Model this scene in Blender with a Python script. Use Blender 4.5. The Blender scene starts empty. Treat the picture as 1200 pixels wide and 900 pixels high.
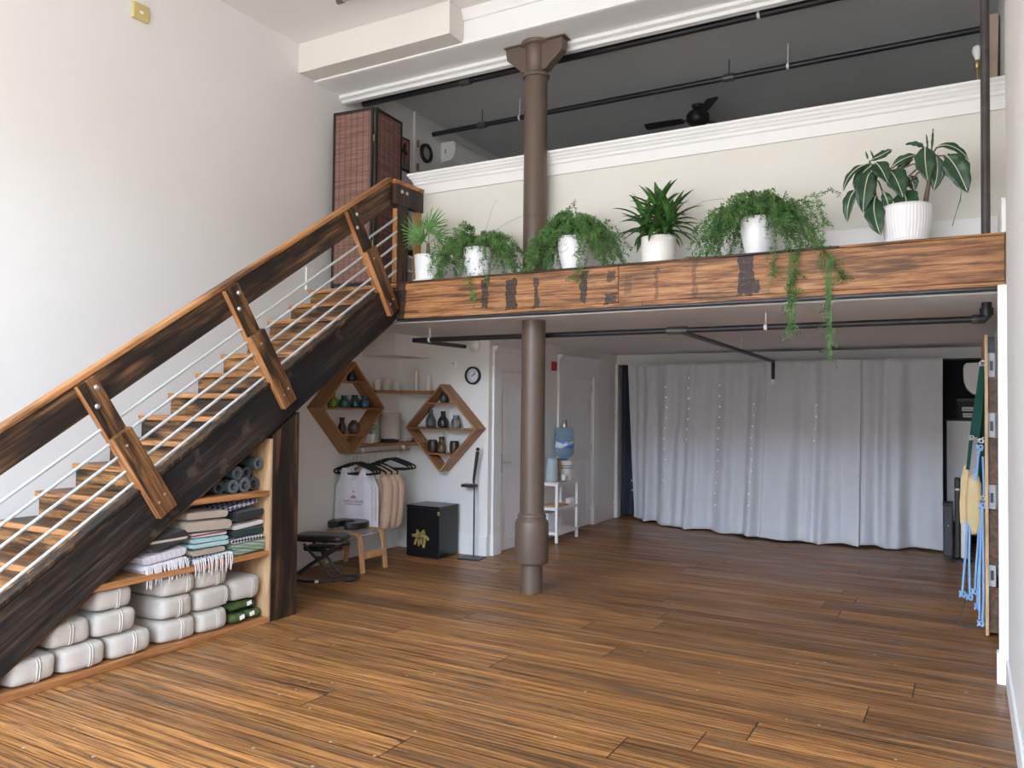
import bpy, math, random
from mathutils import Vector, Matrix, noise
C = bpy.context.scene
COL = C.collection
PI = math.pi
R = random.Random(11)

# ------------------------------------------------------------------ mesh helper
class MB:
    def __init__(s): s.v = []; s.f = []; s.sm = []
    def add(s, vs, fs, sm=False):
        o = len(s.v); s.v += [tuple(p) for p in vs]
        for f in fs: s.f.append([i + o for i in f]); s.sm.append(sm)
        return s
    def box(s, x0, x1, y0, y1, z0, z1):
        v = [(x, y, z) for x in (x0, x1) for y in (y0, y1) for z in (z0, z1)]
        return s.add(v, [(0,1,3,2),(4,6,7,5),(0,4,5,1),(2,3,7,6),(0,2,6,4),(1,5,7,3)])
    def obox(s, c, a, b, d):
        c, a, b, d = Vector(c), Vector(a), Vector(b), Vector(d)
        v = [c + a*i + b*j + d*k for i in (-1,1) for j in (-1,1) for k in (-1,1)]
        return s.add(v, [(0,1,3,2),(4,6,7,5),(0,4,5,1),(2,3,7,6),(0,2,6,4),(1,5,7,3)])
    def prism(s, poly, off):
        n = len(poly); off = Vector(off)
        v = [Vector(p) for p in poly]; v += [p + off for p in v]
        fs = [tuple(range(n))[::-1], tuple(range(n, 2*n))]
        fs += [(i, (i+1) % n, n + (i+1) % n, n + i) for i in range(n)]
        return s.add(v, fs)
    def lathe(s, prof, c, n=24, axis='z', cap=True):
        cx, cy, cz = c; v = []; fs = []
        for (r, h) in prof:
            for k in range(n):
                a = 2*PI*k/n; x, y = r*math.cos(a), r*math.sin(a)
                if axis == 'z': v.append((cx+x, cy+y, cz+h))
                elif axis == 'x': v.append((cx+h, cy+x, cz+y))
                else: v.append((cx+x, cy+h, cz+y))
        for i in range(len(prof)-1):
            for k in range(n):
                k2 = (k+1) % n
                fs.append((i*n+k, i*n+k2, (i+1)*n+k2, (i+1)*n+k))
        s.add(v, fs, True)
        if cap:
            m = len(v)
            s.add(v[:n], [tuple(range(n))[::-1]]); s.add(v[m-n:], [tuple(range(n))])
        return s
    def tube(s, pts, r, n=8, cap=True, flat=1.0, closed=False):
        pts = [Vector(p) for p in pts]; m = len(pts)
        rr = r if isinstance(r, (list, tuple)) else [r]*m
        v = []; up = None
        for i, p in enumerate(pts):
            if closed: t = pts[(i+1) % m] - pts[i-1]
            else: t = pts[min(i+1, m-1)] - pts[max(i-1, 0)]
            if t.length < 1e-9: t = Vector((0,0,1))
            t.normalize()
            if up is None:
                up = Vector((0,0,1)) if abs(t.z) < .9 else Vector((1,0,0))
            a = up - t*up.dot(t)
            if a.length < 1e-5: a = t.orthogonal()
            a.normalize(); up = a; b = t.cross(a)
            for k in range(n):
                q = 2*PI*k/n
                v.append(p + a*math.cos(q)*rr[i]*flat + b*math.sin(q)*rr[i])
        fs = []
        for i in range(m if closed else m-1):
            j = (i+1) % m
            for k in range(n):
                k2 = (k+1) % n
                fs.append((i*n+k, i*n+k2, j*n+k2, j*n+k))
        s.add(v, fs, True)
        if cap and not closed:
            s.add(v[:n], [tuple(range(n))[::-1]]); s.add(v[-n:], [tuple(range(n))])
        return s
    def cyl(s, a, b, r, n=14): return s.tube([a, b], r, n)
    def grid(s, fn, nu, nv, sm=True):
        v = [fn(i/nu, j/nv) for i in range(nu+1) for j in range(nv+1)]
        fs = [(i*(nv+1)+j, (i+1)*(nv+1)+j, (i+1)*(nv+1)+j+1, i*(nv+1)+j+1) for i in range(nu) for j in range(nv)]
        return s.add(v, fs, sm)
    def cushion(s, c, h, n=5.0, seg=10, wr=0.0, fr=8.0, seed=0, rot=None):
        c = Vector(c)
        if not isinstance(n, (tuple, list)): n = (n, n, n)
        idx = {}; v = []; fs = []
        def vid(p):
            k = (round(p[0], 5), round(p[1], 5), round(p[2], 5))
            if k in idx: return idx[k]
            q = [math.copysign(abs(a)**1.0, a) for a in p]
            lo, hi = 0.0, 1.0
            for _ in range(24):
                t = (lo+hi)/2
                if sum(abs(t*a)**e for a, e in zip(q, n)) > 1: hi = t
                else: lo = t
            w = Vector((q[0]*lo*h[0], q[1]*lo*h[1], q[2]*lo*h[2]))
            if wr:
                d = noise.noise(Vector((w.x*fr+seed*3.1, w.y*fr, w.z*fr*1.5)))*wr
                w += Vector((q[0], q[1], q[2])).normalized()*d
            if rot: w = rot @ w
            idx[k] = len(v); v.append(c + w); return idx[k]
        for ax in range(3):
            for sg in (-1, 1):
                for i in range(seg):
                    for j in range(seg):
                        q = []
                        for (a, b) in ((i,j),(i+1,j),(i+1,j+1),(i,j+1)):
                            p = [0,0,0]; p[ax] = sg
                            p[(ax+1)%3] = math.sin((-1+2*a/seg)*PI/2)/1.0; p[(ax+2)%3] = math.sin((-1+2*b/seg)*PI/2)
                            q.append(vid(p))
                        fs.append(q if sg > 0 else q[::-1])
        return s.add(v, fs, True)
    def build(s, name, mat, parent=None, bevel=0, org=None, solid=0, seg=2):
        me = bpy.data.meshes.new(name)
        if parent is not None: o0 = Vector(parent['_o']) if '_o' in parent else Vector((0,0,0))
        elif org is not None: o0 = Vector(org)
        else: o0 = Vector((0,0,0))
        me.from_pydata([tuple(Vector(p) - o0) for p in s.v], [], s.f)
        me.polygons.foreach_set('use_smooth', s.sm)
        me.materials.append(mat); me.update()
        o = bpy.data.objects.new(name, me); COL.objects.link(o)
        if parent is not None:
            o.parent = parent; o['_o'] = [0, 0, 0] if '_o' not in parent else list(o0)
        else:
            o.location = o0; o['_o'] = list(o0)
        if solid:
            m = o.modifiers.new('solid', 'SOLIDIFY'); m.thickness = solid; m.offset = 0
        if bevel:
            m = o.modifiers.new('bevel', 'BEVEL'); m.width = bevel; m.segments = seg
            m.limit_method = 'ANGLE'; m.angle_limit = math.radians(40)
        return o

LABELS = []
def tag(o, label, cat, group=None):
    o['label'] = label; o['category'] = cat
    if group: o['group'] = group
    LABELS.append(label)
    return o
def T(name, label, cat, loc, group=None):
    o = bpy.data.objects.new(name, None); COL.objects.link(o)
    o.empty_display_size = .1; o.location = loc; o['_o'] = list(loc)
    return tag(o, label, cat, group)
def one(mb, name, mat, label, cat, group=None, org=None, **k):
    return tag(mb.build(name, mat, None, org=org, **k), label, cat, group)
def struct(mb, name, mat, label=None, **k):
    o = mb.build(name, mat, None, **k); o['kind'] = 'structure'
    if label: o['label'] = label; o['category'] = name.split('_')[0]
    return o
def kids(o): return [c for c in bpy.data.objects if c.parent == o]
def dup(o, loc, label=None, group=None, rotz=None):
    def cp(x, par):
        c = x.copy(); COL.objects.link(c)
        if par is not None: c.parent = par
        for k in kids(x):
            if k is not c: cp(k, c)
        return c
    r = cp(o, None); r.location = loc; r['_o'] = list(loc)
    if rotz is not None: r.rotation_euler = (0, 0, rotz)
    if label: r['label'] = label; LABELS.append(label)
    if group: r['group'] = group
    return r

# ------------------------------------------------------------------ materials
def new_mat(name):
    m = bpy.data.materials.new(name); m.use_nodes = True
    nt = m.node_tree; b = nt.nodes['Principled BSDF']
    return m, nt, b
def N(nt, typ, **k):
    n = nt.nodes.new(typ)
    for a, v in k.items():
        if hasattr(n, a): setattr(n, a, v)
    return n
def ramp(nt, stops, interp='LINEAR'):
    n = nt.nodes.new('ShaderNodeValToRGB'); n.color_ramp.interpolation = interp
    e = n.color_ramp.elements
    while len(e) < len(stops): e.new(.5)
    for i, (p, c) in enumerate(stops):
        e[i].position = p; e[i].color = (*c, 1) if len(c) == 3 else c
    return n
def math_n(nt, op, a, b=None, c=None):
    n = nt.nodes.new('ShaderNodeMath'); n.operation = op
    for i, x in enumerate((a, b, c)):
        if x is None: continue
        if isinstance(x, (int, float)): n.inputs[i].default_value = x
        else: nt.links.new(x, n.inputs[i])
    return n.outputs[0]
def mix(nt, fac, a, b, mode='MIX'):
    n = nt.nodes.new('ShaderNodeMix'); n.data_type = 'RGBA'; n.blend_type = mode
    for i, x in ((0, fac), (6, a), (7, b)):
        if isinstance(x, (int, float)): n.inputs[i].default_value = x
        elif isinstance(x, tuple): n.inputs[i].default_value = (*x, 1)
        else: nt.links.new(x, n.inputs[i])
    return n.outputs[2]
def mat(name, col, rough=.5, metal=0.0, var=.06, scale=6.0, bump=0.0, bscale=40.0, spec=.5, trans=0, alpha=1, sheen=0):
    m, nt, b = new_mat(name)
    tc = N(nt, 'ShaderNodeTexCoord')
    nz = N(nt, 'ShaderNodeTexNoise'); nz.inputs['Scale'].default_value = scale; nz.inputs['Detail'].default_value = 4
    nt.links.new(tc.outputs['Object'], nz.inputs['Vector'])
    lo = tuple(max(0, c*(1-var)) for c in col); hi = tuple(min(1, c*(1+var)) for c in col)
    r = ramp(nt, [(.3, lo), (.7, hi)]); nt.links.new(nz.outputs['Fac'], r.inputs[0])
    nt.links.new(r.outputs[0], b.inputs['Base Color'])
    b.inputs['Roughness'].default_value = rough; b.inputs['Metallic'].default_value = metal
    b.inputs['Specular IOR Level'].default_value = spec
    if trans: b.inputs['Transmission Weight'].default_value = trans
    if sheen: b.inputs['Sheen Weight'].default_value = sheen
    if alpha < 1: b.inputs['Alpha'].default_value = alpha
    if bump:
        n2 = N(nt, 'ShaderNodeTexNoise'); n2.inputs['Scale'].default_value = bscale; n2.inputs['Detail'].default_value = 3
        nt.links.new(tc.outputs['Object'], n2.inputs['Vector'])
        bp = N(nt, 'ShaderNodeBump'); bp.inputs['Strength'].default_value = bump; bp.inputs['Distance'].default_value = .01
        nt.links.new(n2.outputs['Fac'], bp.inputs['Height']); nt.links.new(bp.outputs[0], b.inputs['Normal'])
    return m
def grain_vec(nt, d, long_s, cross_s, rnd=True):
    tc = N(nt, 'ShaderNodeTexCoord'); d = Vector(d).normalized()
    p = d.orthogonal().normalized() if abs(d.x) < .99 else Vector((0,1,0))
    if abs(d.x) < .01: p = Vector((1,0,0))
    q = d.cross(p)
    outs = []
    src = tc.outputs['Object']
    if rnd:
        oi = N(nt, 'ShaderNodeObjectInfo')
        mm = N(nt, 'ShaderNodeVectorMath', operation='MULTIPLY'); mm.inputs[1].default_value = (37, 19, 23)
        cx = N(nt, 'ShaderNodeCombineXYZ')
        for i in range(3): nt.links.new(oi.outputs['Random'], cx.inputs[i])
        nt.links.new(cx.outputs[0], mm.inputs[0])
        ad = N(nt, 'ShaderNodeVectorMath', operation='ADD')
        nt.links.new(src, ad.inputs[0]); nt.links.new(mm.outputs[0], ad.inputs[1]); src = ad.outputs[0]
    cb = N(nt, 'ShaderNodeCombineXYZ')
    for i, (ax, sc) in enumerate(((d, long_s), (p, cross_s), (q, cross_s))):
        dt = N(nt, 'ShaderNodeVectorMath', operation='DOT_PRODUCT'); dt.inputs[1].default_value = tuple(ax*sc)
        nt.links.new(src, dt.inputs[0]); nt.links.new(dt.outputs['Value'], cb.inputs[i])
    return cb.outputs[0], tc
def wood(name, d, cols, long_s=1.5, cross_s=22, rough=.55, char=0.0, charcol=(.012,.010,.009), cscale=(1.5, 5), bump=.25, extra=None, crack=.8, pos=(.36,.455,.54,.64)):
    m, nt, b = new_mat(name)
    v, tc = grain_vec(nt, d, long_s, cross_s)
    n1 = N(nt, 'ShaderNodeTexNoise'); n1.inputs['Scale'].default_value = 1; n1.inputs['Detail'].default_value = 7
    n1.inputs['Roughness'].default_value = .72; n1.inputs['Distortion'].default_value = .25
    nt.links.new(v, n1.inputs['Vector'])
    r = ramp(nt, [(p, c) for p, c in zip(pos, cols)]); nt.links.new(n1.outputs['Fac'], r.inputs[0])
    col = r.outputs[0]
    if char:
        v2, _ = grain_vec(nt, d, *cscale)
        n2 = N(nt, 'ShaderNodeTexNoise'); n2.inputs['Scale'].default_value = 1; n2.inputs['Detail'].default_value = 5
        nt.links.new(v2, n2.inputs['Vector'])
        r2 = ramp(nt, [(.62-char*.3, (0,0,0)), (.72-char*.3, (1,1,1))]); nt.links.new(n2.outputs['Fac'], r2.inputs[0])
        f = math_n(nt, 'MULTIPLY', r2.outputs[0], .88)
        col = mix(nt, f, col, charcol)
    if extra: col = extra(nt, tc, col)
    # fine dark checks and cracks running with the grain
    v3, _ = grain_vec(nt, d, long_s*1.1, cross_s*4.5)
    n3 = N(nt, 'ShaderNodeTexNoise'); n3.inputs['Scale'].default_value = 1; n3.inputs['Detail'].default_value = 4; nt.links.new(v3, n3.inputs['Vector'])
    r3 = ramp(nt, [(.615, (0,0,0)), (.66, (1,1,1))]); nt.links.new(n3.outputs['Fac'], r3.inputs[0])
    col = mix(nt, math_n(nt, 'MULTIPLY', r3.outputs[0], crack), col, tuple(x*.35 for x in cols[0]))
    nt.links.new(col, b.inputs['Base Color']); b.inputs['Roughness'].default_value = rough; b.inputs['Specular IOR Level'].default_value = .35
    bp = N(nt, 'ShaderNodeBump'); bp.inputs['Strength'].default_value = bump; bp.inputs['Distance'].default_value = .006
    nt.links.new(n1.outputs['Fac'], bp.inputs['Height']); nt.links.new(bp.outputs[0], b.inputs['Normal'])
    return m

def scuffs(nt, tc, col):
    vo = N(nt, 'ShaderNodeTexVoronoi'); vo.inputs['Scale'].default_value = 4.2
    nz = N(nt, 'ShaderNodeTexNoise'); nz.inputs['Scale'].default_value = 22; nz.inputs['Detail'].default_value = 4
    nt.links.new(tc.outputs['Object'], nz.inputs['Vector']); nt.links.new(tc.outputs['Object'], vo.inputs['Vector'])
    dd = math_n(nt, 'ADD', vo.outputs['Distance'], math_n(nt, 'MULTIPLY', math_n(nt, 'SUBTRACT', nz.outputs['Fac'], .5), .9))
    f = ramp(nt, [(.10, (1,1,1)), (.20, (0,0,0))]); nt.links.new(dd, f.inputs[0])
    g = ramp(nt, [(.50, (0,0,0)), (.62, (1,1,1))]); nt.links.new(nz.outputs['Fac'], g.inputs[0])
    return mix(nt, math_n(nt, 'MULTIPLY', f.outputs[0], math_n(nt, 'MULTIPLY_ADD', g.outputs[0], .5, .3)), col, (.17,.125,.10))
SL = .662; TH = math.atan(SL); SV = (0, math.cos(TH), math.sin(TH)); SP = (0, -math.sin(TH), math.cos(TH))
DARK = [(.008,.006,.005), (.022,.014,.009), (.07,.036,.017), (.16,.08,.034)]
MIDW = [(.03,.018,.011), (.11,.052,.023), (.22,.105,.042), (.36,.18,.07)]
ORNG = [(.06,.028,.013), (.20,.083,.030), (.35,.155,.055), (.50,.26,.11)]
EDGE = [(.20,.085,.03), (.34,.145,.05), (.46,.21,.08), (.55,.28,.12)]
PLY  = [(.36,.21,.10), (.46,.28,.14), (.54,.35,.19), (.60,.41,.24)]
SHLF = [(.19,.085,.032), (.27,.125,.048), (.35,.17,.068), (.42,.22,.09)]
M = {}
M['wall'] = mat('wall_paint', (.765,.755,.72), .75, var=.015, scale=1.2, bump=.03, bscale=60)
M['wallp'] = mat('parapet_paint', (.705,.69,.63), .75, var=.02, scale=1.5)
M['trim'] = mat('trim_paint', (.80,.80,.79), .45, var=.01)
M['ceil'] = mat('ceiling_paint', (.78,.755,.735), .8, var=.015, scale=.8)
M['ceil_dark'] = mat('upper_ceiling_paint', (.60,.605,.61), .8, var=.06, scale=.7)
M['ceil_low'] = mat('low_ceiling_paint', (.71,.715,.72), .8, var=.02, scale=.8)
M['door'] = mat('door_paint', (.80,.79,.80), .45, var=.01)
M['navy'] = mat('dark_navy_paint', (.038,.042,.055), .7)
M['black_metal'] = mat('black_pipe_paint', (.018,.02,.026), .38, var=.2, scale=15)
M['grey_metal'] = mat('galvanised_metal', (.55,.56,.56), .35, metal=.75, var=.08, scale=30)
M['dark_fit'] = mat('dark_pipe_fitting', (.10,.10,.10), .4, metal=.4, var=.2)
M['rod'] = mat('pale_steel_rod', (.60,.64,.64), .38, metal=.35, var=.05)
M['brown'] = mat('brown_column_paint', (.112,.078,.056), .4, var=.05, scale=4, bump=.05, bscale=30)
M['white_metal'] = mat('white_powder_coat', (.84,.84,.84), .35, var=.01)
M['white_plastic'] = mat('white_plastic', (.80,.80,.79), .35, var=.01)
M['black_plastic'] = mat('black_plastic', (.014,.014,.016), .4, var=.15)
M['charcoal_plastic'] = mat('charcoal_plastic', (.035,.038,.045), .45, var=.1)
M['black_vinyl'] = mat('black_vinyl', (.012,.012,.013), .33, var=.1, bump=.05)
M['stringer'] = wood('charred_stringer_timber', SV, [(.008,.007,.007),(.017,.015,.014),(.042,.031,.024),(.115,.080,.057)], 1.6, 26, .5, char=.55, charcol=(.013,.013,.015), cscale=(.9, 3.4), pos=(.36,.46,.56,.66), extra=scuffs)
M['rail'] = wood('dark_rail_timber', SV, [(.012,.008,.006),(.045,.026,.015),(.115,.060,.028),(.26,.135,.058)], 1.5, 30, .5, char=.35, cscale=(1.2, 5), pos=(.34,.43,.53,.64))
M['cap'] = wood('orange_rail_cap_timber', SV, EDGE, 1.5, 26, .5, char=.2, charcol=(.09,.04,.018), cscale=(1.5, 8))
M['post'] = wood('baluster_timber', SP, [(.012,.008,.006),(.045,.024,.012),(.13,.062,.025),(.26,.125,.048)], 1.8, 24, .5, char=.3, cscale=(2, 6))
M['lap'] = wood('lap_board_timber', SP, [(.035,.018,.009),(.11,.050,.020),(.20,.092,.035),(.32,.155,.06)], 1.8, 24, .5, char=.2, cscale=(2, 6))
M['post_edge'] = wood('sawn_edge_timber', SP, EDGE, 2, 24, .55)
M['vpost'] = wood('upright_timber', (0,0,1), [(.008,.006,.005),(.024,.015,.010),(.060,.033,.018),(.14,.07,.030)], 1.6, 22, .5, char=.4, cscale=(1.2, 6))
M['vedge'] = wood('upright_sawn_edge', (0,0,1), EDGE, 2, 24, .55)
M['tread'] = wood('tread_timber', (1,0,0), MIDW, 1.2, 14, .45, char=.25, charcol=(.03,.02,.014), cscale=(1.4, 6))
M['riser'] = wood('riser_timber', (1,0,0), [(.020,.012,.008),(.10,.048,.019),(.25,.120,.043),(.44,.225,.085)], 1.3, 16, .5, char=.30, cscale=(1.6, 5))
M['nose'] = wood('nosing_timber', (1,0,0), EDGE, 1.5, 22, .5, char=.15, charcol=(.12,.06,.03))
M['shelf'] = wood('shelf_timber_y', (0,1,0), EDGE, 1.2, 20, .5, crack=.12)
M['ply'] = wood('pale_plywood', (0,0,1), PLY, 1.5, 10, .6, crack=.12)
M['shelf_x'] = wood('shelf_timber_x', (1,0,0), SHLF, 1.5, 20, .5, crack=.12)
M['shelf_y'] = wood('shelf_timber_wall', (0,1,0), SHLF, 1.5, 20, .5, crack=.12)
DIA = [(.24,.115,.047), (.31,.155,.066), (.38,.195,.085), (.43,.23,.105)]
M['dia_y1'] = wood('display_timber_rising', (0,1,1), DIA, 1.5, 18, .5, crack=.1)
M['dia_y2'] = wood('display_timber_falling', (0,1,-1), DIA, 1.5, 18, .5, crack=.1)
M['dia_x1'] = wood('display_timber_rising_x', (1,0,1), DIA, 1.5, 18, .5, crack=.1)
M['dia_x2'] = wood('display_timber_falling_x', (1,0,-1), DIA, 1.5, 18, .5, crack=.1)
M['birch'] = wood('bent_birch', (0,0,1), [(.40,.20,.085),(.48,.26,.12),(.56,.32,.16),(.60,.36,.19)], 2, 14, .4, crack=.12)
# ------------------------------------------------------------------ floor material
def floor_mat():
    m, nt, b = new_mat('worn_plank_floor')
    tc = N(nt, 'ShaderNodeTexCoord'); sx = N(nt, 'ShaderNodeSeparateXYZ'); nt.links.new(tc.outputs['Object'], sx.inputs[0])
    X, Y = sx.outputs[0], sx.outputs[1]
    def rnd(a, b_=None):
        w = N(nt, 'ShaderNodeTexWhiteNoise'); w.noise_dimensions = '2D'
        c = N(nt, 'ShaderNodeCombineXYZ'); nt.links.new(a, c.inputs[0])
        if b_ is not None: nt.links.new(b_, c.inputs[1])
        nt.links.new(c.outputs[0], w.inputs['Vector']); return w.outputs['Value']
    W, L = .27, 3.1
    row = math_n(nt, 'FLOOR', math_n(nt, 'DIVIDE', Y, W))
    xo = math_n(nt, 'ADD', X, math_n(nt, 'MULTIPLY', rnd(row), 7.7))
    cell = math_n(nt, 'FLOOR', math_n(nt, 'DIVIDE', xo, L))
    tone = rnd(row, cell)
    strip = math_n(nt, 'FLOOR', math_n(nt, 'DIVIDE', Y, W/4)); stone = rnd(strip, cell)
    fy = math_n(nt, 'ABSOLUTE', math_n(nt, 'SUBTRACT', math_n(nt, 'FRACT', math_n(nt, 'DIVIDE', Y, W)), .5))
    fs = math_n(nt, 'ABSOLUTE', math_n(nt, 'SUBTRACT', math_n(nt, 'FRACT', math_n(nt, 'DIVIDE', Y, W/4)), .5))
    fx = math_n(nt, 'ABSOLUTE', math_n(nt, 'SUBTRACT', math_n(nt, 'FRACT', math_n(nt, 'DIVIDE', xo, L)), .5))
    seam = math_n(nt, 'MAXIMUM', math_n(nt, 'GREATER_THAN', fy, .490), math_n(nt, 'GREATER_THAN', fx, .4988))
    sseam = math_n(nt, 'GREATER_THAN', fs, .455)
    def streak(sx_, sy_, det, off, dist=.5, rough=.6):
        cb = N(nt, 'ShaderNodeCombineXYZ')
        nt.links.new(math_n(nt, 'MULTIPLY', X, sx_), cb.inputs[0])
        nt.links.new(math_n(nt, 'MULTIPLY', Y, sy_), cb.inputs[1])
        nt.links.new(math_n(nt, 'ADD', math_n(nt, 'MULTIPLY', tone, 31.0), off), cb.inputs[2])
        n = N(nt, 'ShaderNodeTexNoise'); n.inputs['Scale'].default_value = 1; n.inputs['Detail'].default_value = det
        n.inputs['Distortion'].default_value = dist; n.inputs['Roughness'].default_value = rough
        nt.links.new(cb.outputs[0], n.inputs['Vector']); return n.outputs['Fac']
    g = streak(1.5, 60, 8, 0, .25, .74)
    r = ramp(nt, [(.34, (.074,.034,.014)), (.44, (.200,.088,.028)), (.53, (.360,.159,.048)), (.66, (.52,.260,.090))]); nt.links.new(g, r.inputs[0])
    col = r.outputs[0]
    t1 = ramp(nt, [(0, (.70,.68,.66)), (.5, (.98,.98,.96)), (1, (1.22,1.2,1.14))]); nt.links.new(tone, t1.inputs[0])
    col = mix(nt, 1.0, col, t1.outputs[0], 'MULTIPLY')
    t2 = ramp(nt, [(0, (.70,.69,.68)), (1, (1.22,1.22,1.20))]); nt.links.new(stone, t2.inputs[0])
    col = mix(nt, .9, col, t2.outputs[0], 'MULTIPLY')
    # grey worn streaks and dark grime along the grain
    w1 = ramp(nt, [(.53, (0,0,0)), (.66, (1,1,1))]); nt.links.new(streak(.7, 10, 6, 5.0, 1.2), w1.inputs[0])
    col = mix(nt, math_n(nt, 'MULTIPLY', w1.outputs[0], .62), col, (.095,.062,.044))
    w2 = ramp(nt, [(.60, (0,0,0)), (.63, (1,1,1))]); nt.links.new(streak(1.8, 110, 5, 11.0, .3), w2.inputs[0])
    col = mix(nt, math_n(nt, 'MULTIPLY', w2.outputs[0], .85), col, (.022,.014,.010))
    w3 = ramp(nt, [(.64, (0,0,0)), (.67, (1,1,1))]); nt.links.new(streak(1.1, 22, 5, 17.0, .5), w3.inputs[0])
    col = mix(nt, math_n(nt, 'MULTIPLY', w3.outputs[0], .80), col, (.020,.014,.011))
    sm = ramp(nt, [(.36, (0,0,0)), (.46, (1,1,1))]); nt.links.new(streak(.8, 6, 4, 21.0), sm.inputs[0])
    col = mix(nt, math_n(nt, 'MULTIPLY', seam, .92), col, (.012,.008,.006))
    col = mix(nt, math_n(nt, 'MULTIPLY', math_n(nt, 'MULTIPLY', sseam, sm.outputs[0]), .8), col, (.020,.013,.009))
    # paint flecks
    vo = N(nt, 'ShaderNodeTexVoronoi'); vo.inputs['Scale'].default_value = 7.5; vo.inputs['Randomness'].default_value = 1
    nt.links.new(tc.outputs['Object'], vo.inputs['Vector'])
    dot = math_n(nt, 'LESS_THAN', vo.outputs['Distance'], .065)
    sc = N(nt, 'ShaderNodeSeparateColor'); nt.links.new(vo.outputs['Color'], sc.inputs[0])
    dot = math_n(nt, 'MULTIPLY', dot, math_n(nt, 'GREATER_THAN', sc.outputs[0], .62))
    col = mix(nt, math_n(nt, 'MULTIPLY', dot, .75), col, (.52,.44,.34))
    nt.links.new(col, b.inputs['Base Color'])
    rr = ramp(nt, [(.35, (.30,)*3), (.65, (.55,)*3)]); nt.links.new(streak(1.0, 7, 4, 3.0), rr.inputs[0])
    nt.links.new(rr.outputs[0], b.inputs['Roughness'])
    bp = N(nt, 'ShaderNodeBump'); bp.inputs['Strength'].default_value = .3; bp.inputs['Distance'].default_value = .004
    h = math_n(nt, 'SUBTRACT', g, math_n(nt, 'MULTIPLY', seam, 1.0)); nt.links.new(h, bp.inputs['Height']); nt.links.new(bp.outputs[0], b.inputs['Normal'])
    return m
M['floor'] = floor_mat()

# ------------------------------------------------------------------ room shell
XL, XR, YF, YB, ZC, ZM = -5.71, .215, -1.3, 12.6, 5.18, 2.39
struct(MB().box(XL-.3, .7, YF-.3, YB+.3, -.25, 0), 'floor', M['floor'])
struct(MB().box(XL-.25, XL, YF-.3, YB+.3, 0, 5.45), 'wall_left', M['wall'])
struct(MB().box(XR, .60, YF-.3, 5.72, 0, 5.45), 'wall_right', M['wall'])
struct(MB().box(XR+.035, .60, 5.722, YB+.3, 0, 5.45), 'wall_right_rear', M['wall'])
struct(MB().box(XL, .60, YF-.3, 5.95, ZC, 5.45), 'ceiling', M['ceil'])
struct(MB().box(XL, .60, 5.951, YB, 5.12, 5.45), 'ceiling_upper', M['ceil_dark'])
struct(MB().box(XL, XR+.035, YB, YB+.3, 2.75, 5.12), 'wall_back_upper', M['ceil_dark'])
struct(MB().box(-4.72, XR+.035, 11.9, YB+.3, 0, 2.39), 'wall_back', M['navy'])
struct(MB().box(XL, XR+.034, 5.96, YB, ZM, 2.745), 'ceiling_low', M['ceil_low'])
# the street front behind the camera: piers, sill and lintel around three tall windows
fw = MB().box(XL, XR, YF-.3, YF, 0, .55).box(XL, XR, YF-.3, YF, 4.95, ZC)
struct(fw, 'wall_front', M['wall'])
for k, (a, b_) in enumerate(((-5.71,-5.55), (-3.72,-3.52), (-1.78,-1.58), (.05,.215))):
    struct(MB().box(a, b_, YF-.25, YF-.02, .55, 4.95), 'wall_front_pier', M['wall'])
for k, (a, b_) in enumerate(((-5.55,-3.72), (-3.52,-1.78), (-1.58,.05))):
    f = MB()
    for x in (a+.03, b_-.03): f.box(x-.03, x+.03, YF-.2, YF-.14, .55, 4.95)
    for z in (.58, 3.55, 4.92): f.box(a, b_, YF-.2, YF-.14, z-.03, z+.03)
    struct(f, 'window_%d' % (k+1), M['trim'])
# rear-left alcove wall with the clock, then the wall with the two doors
struct(MB().box(XL, -4.502, 7.41, 7.60, 0, ZM), 'wall_alcove', M['wall'])
dw = MB().box(-4.70, -4.50, 7.601, 7.63, 0, ZM).box(-4.70, -4.50, 8.47, 9.215, 0, ZM).box(-4.70, -4.50, 10.17, 11.9, 0, ZM)
dw.box(-4.70, -4.50, 7.63, 8.47, 2.01, ZM).box(-4.70, -4.50, 9.215, 10.17, 2.01, ZM)
struct(dw, 'wall_doors', M['wall'])
struct(MB().box(-4.498, .249, 11.05, 11.20, 2.245, ZM), 'trim_1', M['wall'])          # header above the curtains
struct(MB().box(-4.498, -4.455, 10.98, 11.06, 0, 2.24).box(-4.498,-4.44,10.95,11.07,0,.24), 'trim_2', M['trim'], bevel=.006)
# white corner post by the right wall, with its plinth block
struct(MB().box(.168, .60, 5.66, 5.721, .19, 2.405), 'trim_3', M['trim'], bevel=.004)
struct(MB().box(.155, .60, 5.64, 5.722, 0, .19), 'trim_4', M['trim'], bevel=.006)
struct(MB().box(.195, .249, 5.82, 6.30, 2.752, 2.97), 'trim_5', M['trim'], bevel=.004)
struct(MB().box(.200, .215, YF, 5.63, 0, .16), 'baseboard_right', M['trim'], bevel=.004)
struct(MB().box(.228, .25, 5.73, 11.0, 0, .20), 'baseboard_right_rear', M['trim'], bevel=.004)
bb = MB().box(-5.69, -4.502, 7.39, 7.409, 0, .20).box(-5.69, -4.502, 7.396, 7.409, .20, .225)
struct(bb, 'baseboard_alcove', M['trim'], bevel=.003)
struct(MB().box(XL, -5.692, 4.66, 7.41, 0, .2), 'baseboard_left', M['trim'], bevel=.003)
bd = MB()
for a, b_ in ((8.63, 9.05), (10.34, 10.94)): bd.box(-4.499, -4.482, a, b_, 0, .22)
struct(bd, 'baseboard_doors', M['trim'], bevel=.003)
struct(MB().box(XL, -5.275, 6.75, 7.409, 2.16, 2.389), 'trim_6', M['wall'])             # boxed soffit in the corner
struct(MB().box(XL, -5.685, 4.62, 4.80, 0, 1.55), 'trim_7', M['trim'], bevel=.004)

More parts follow.
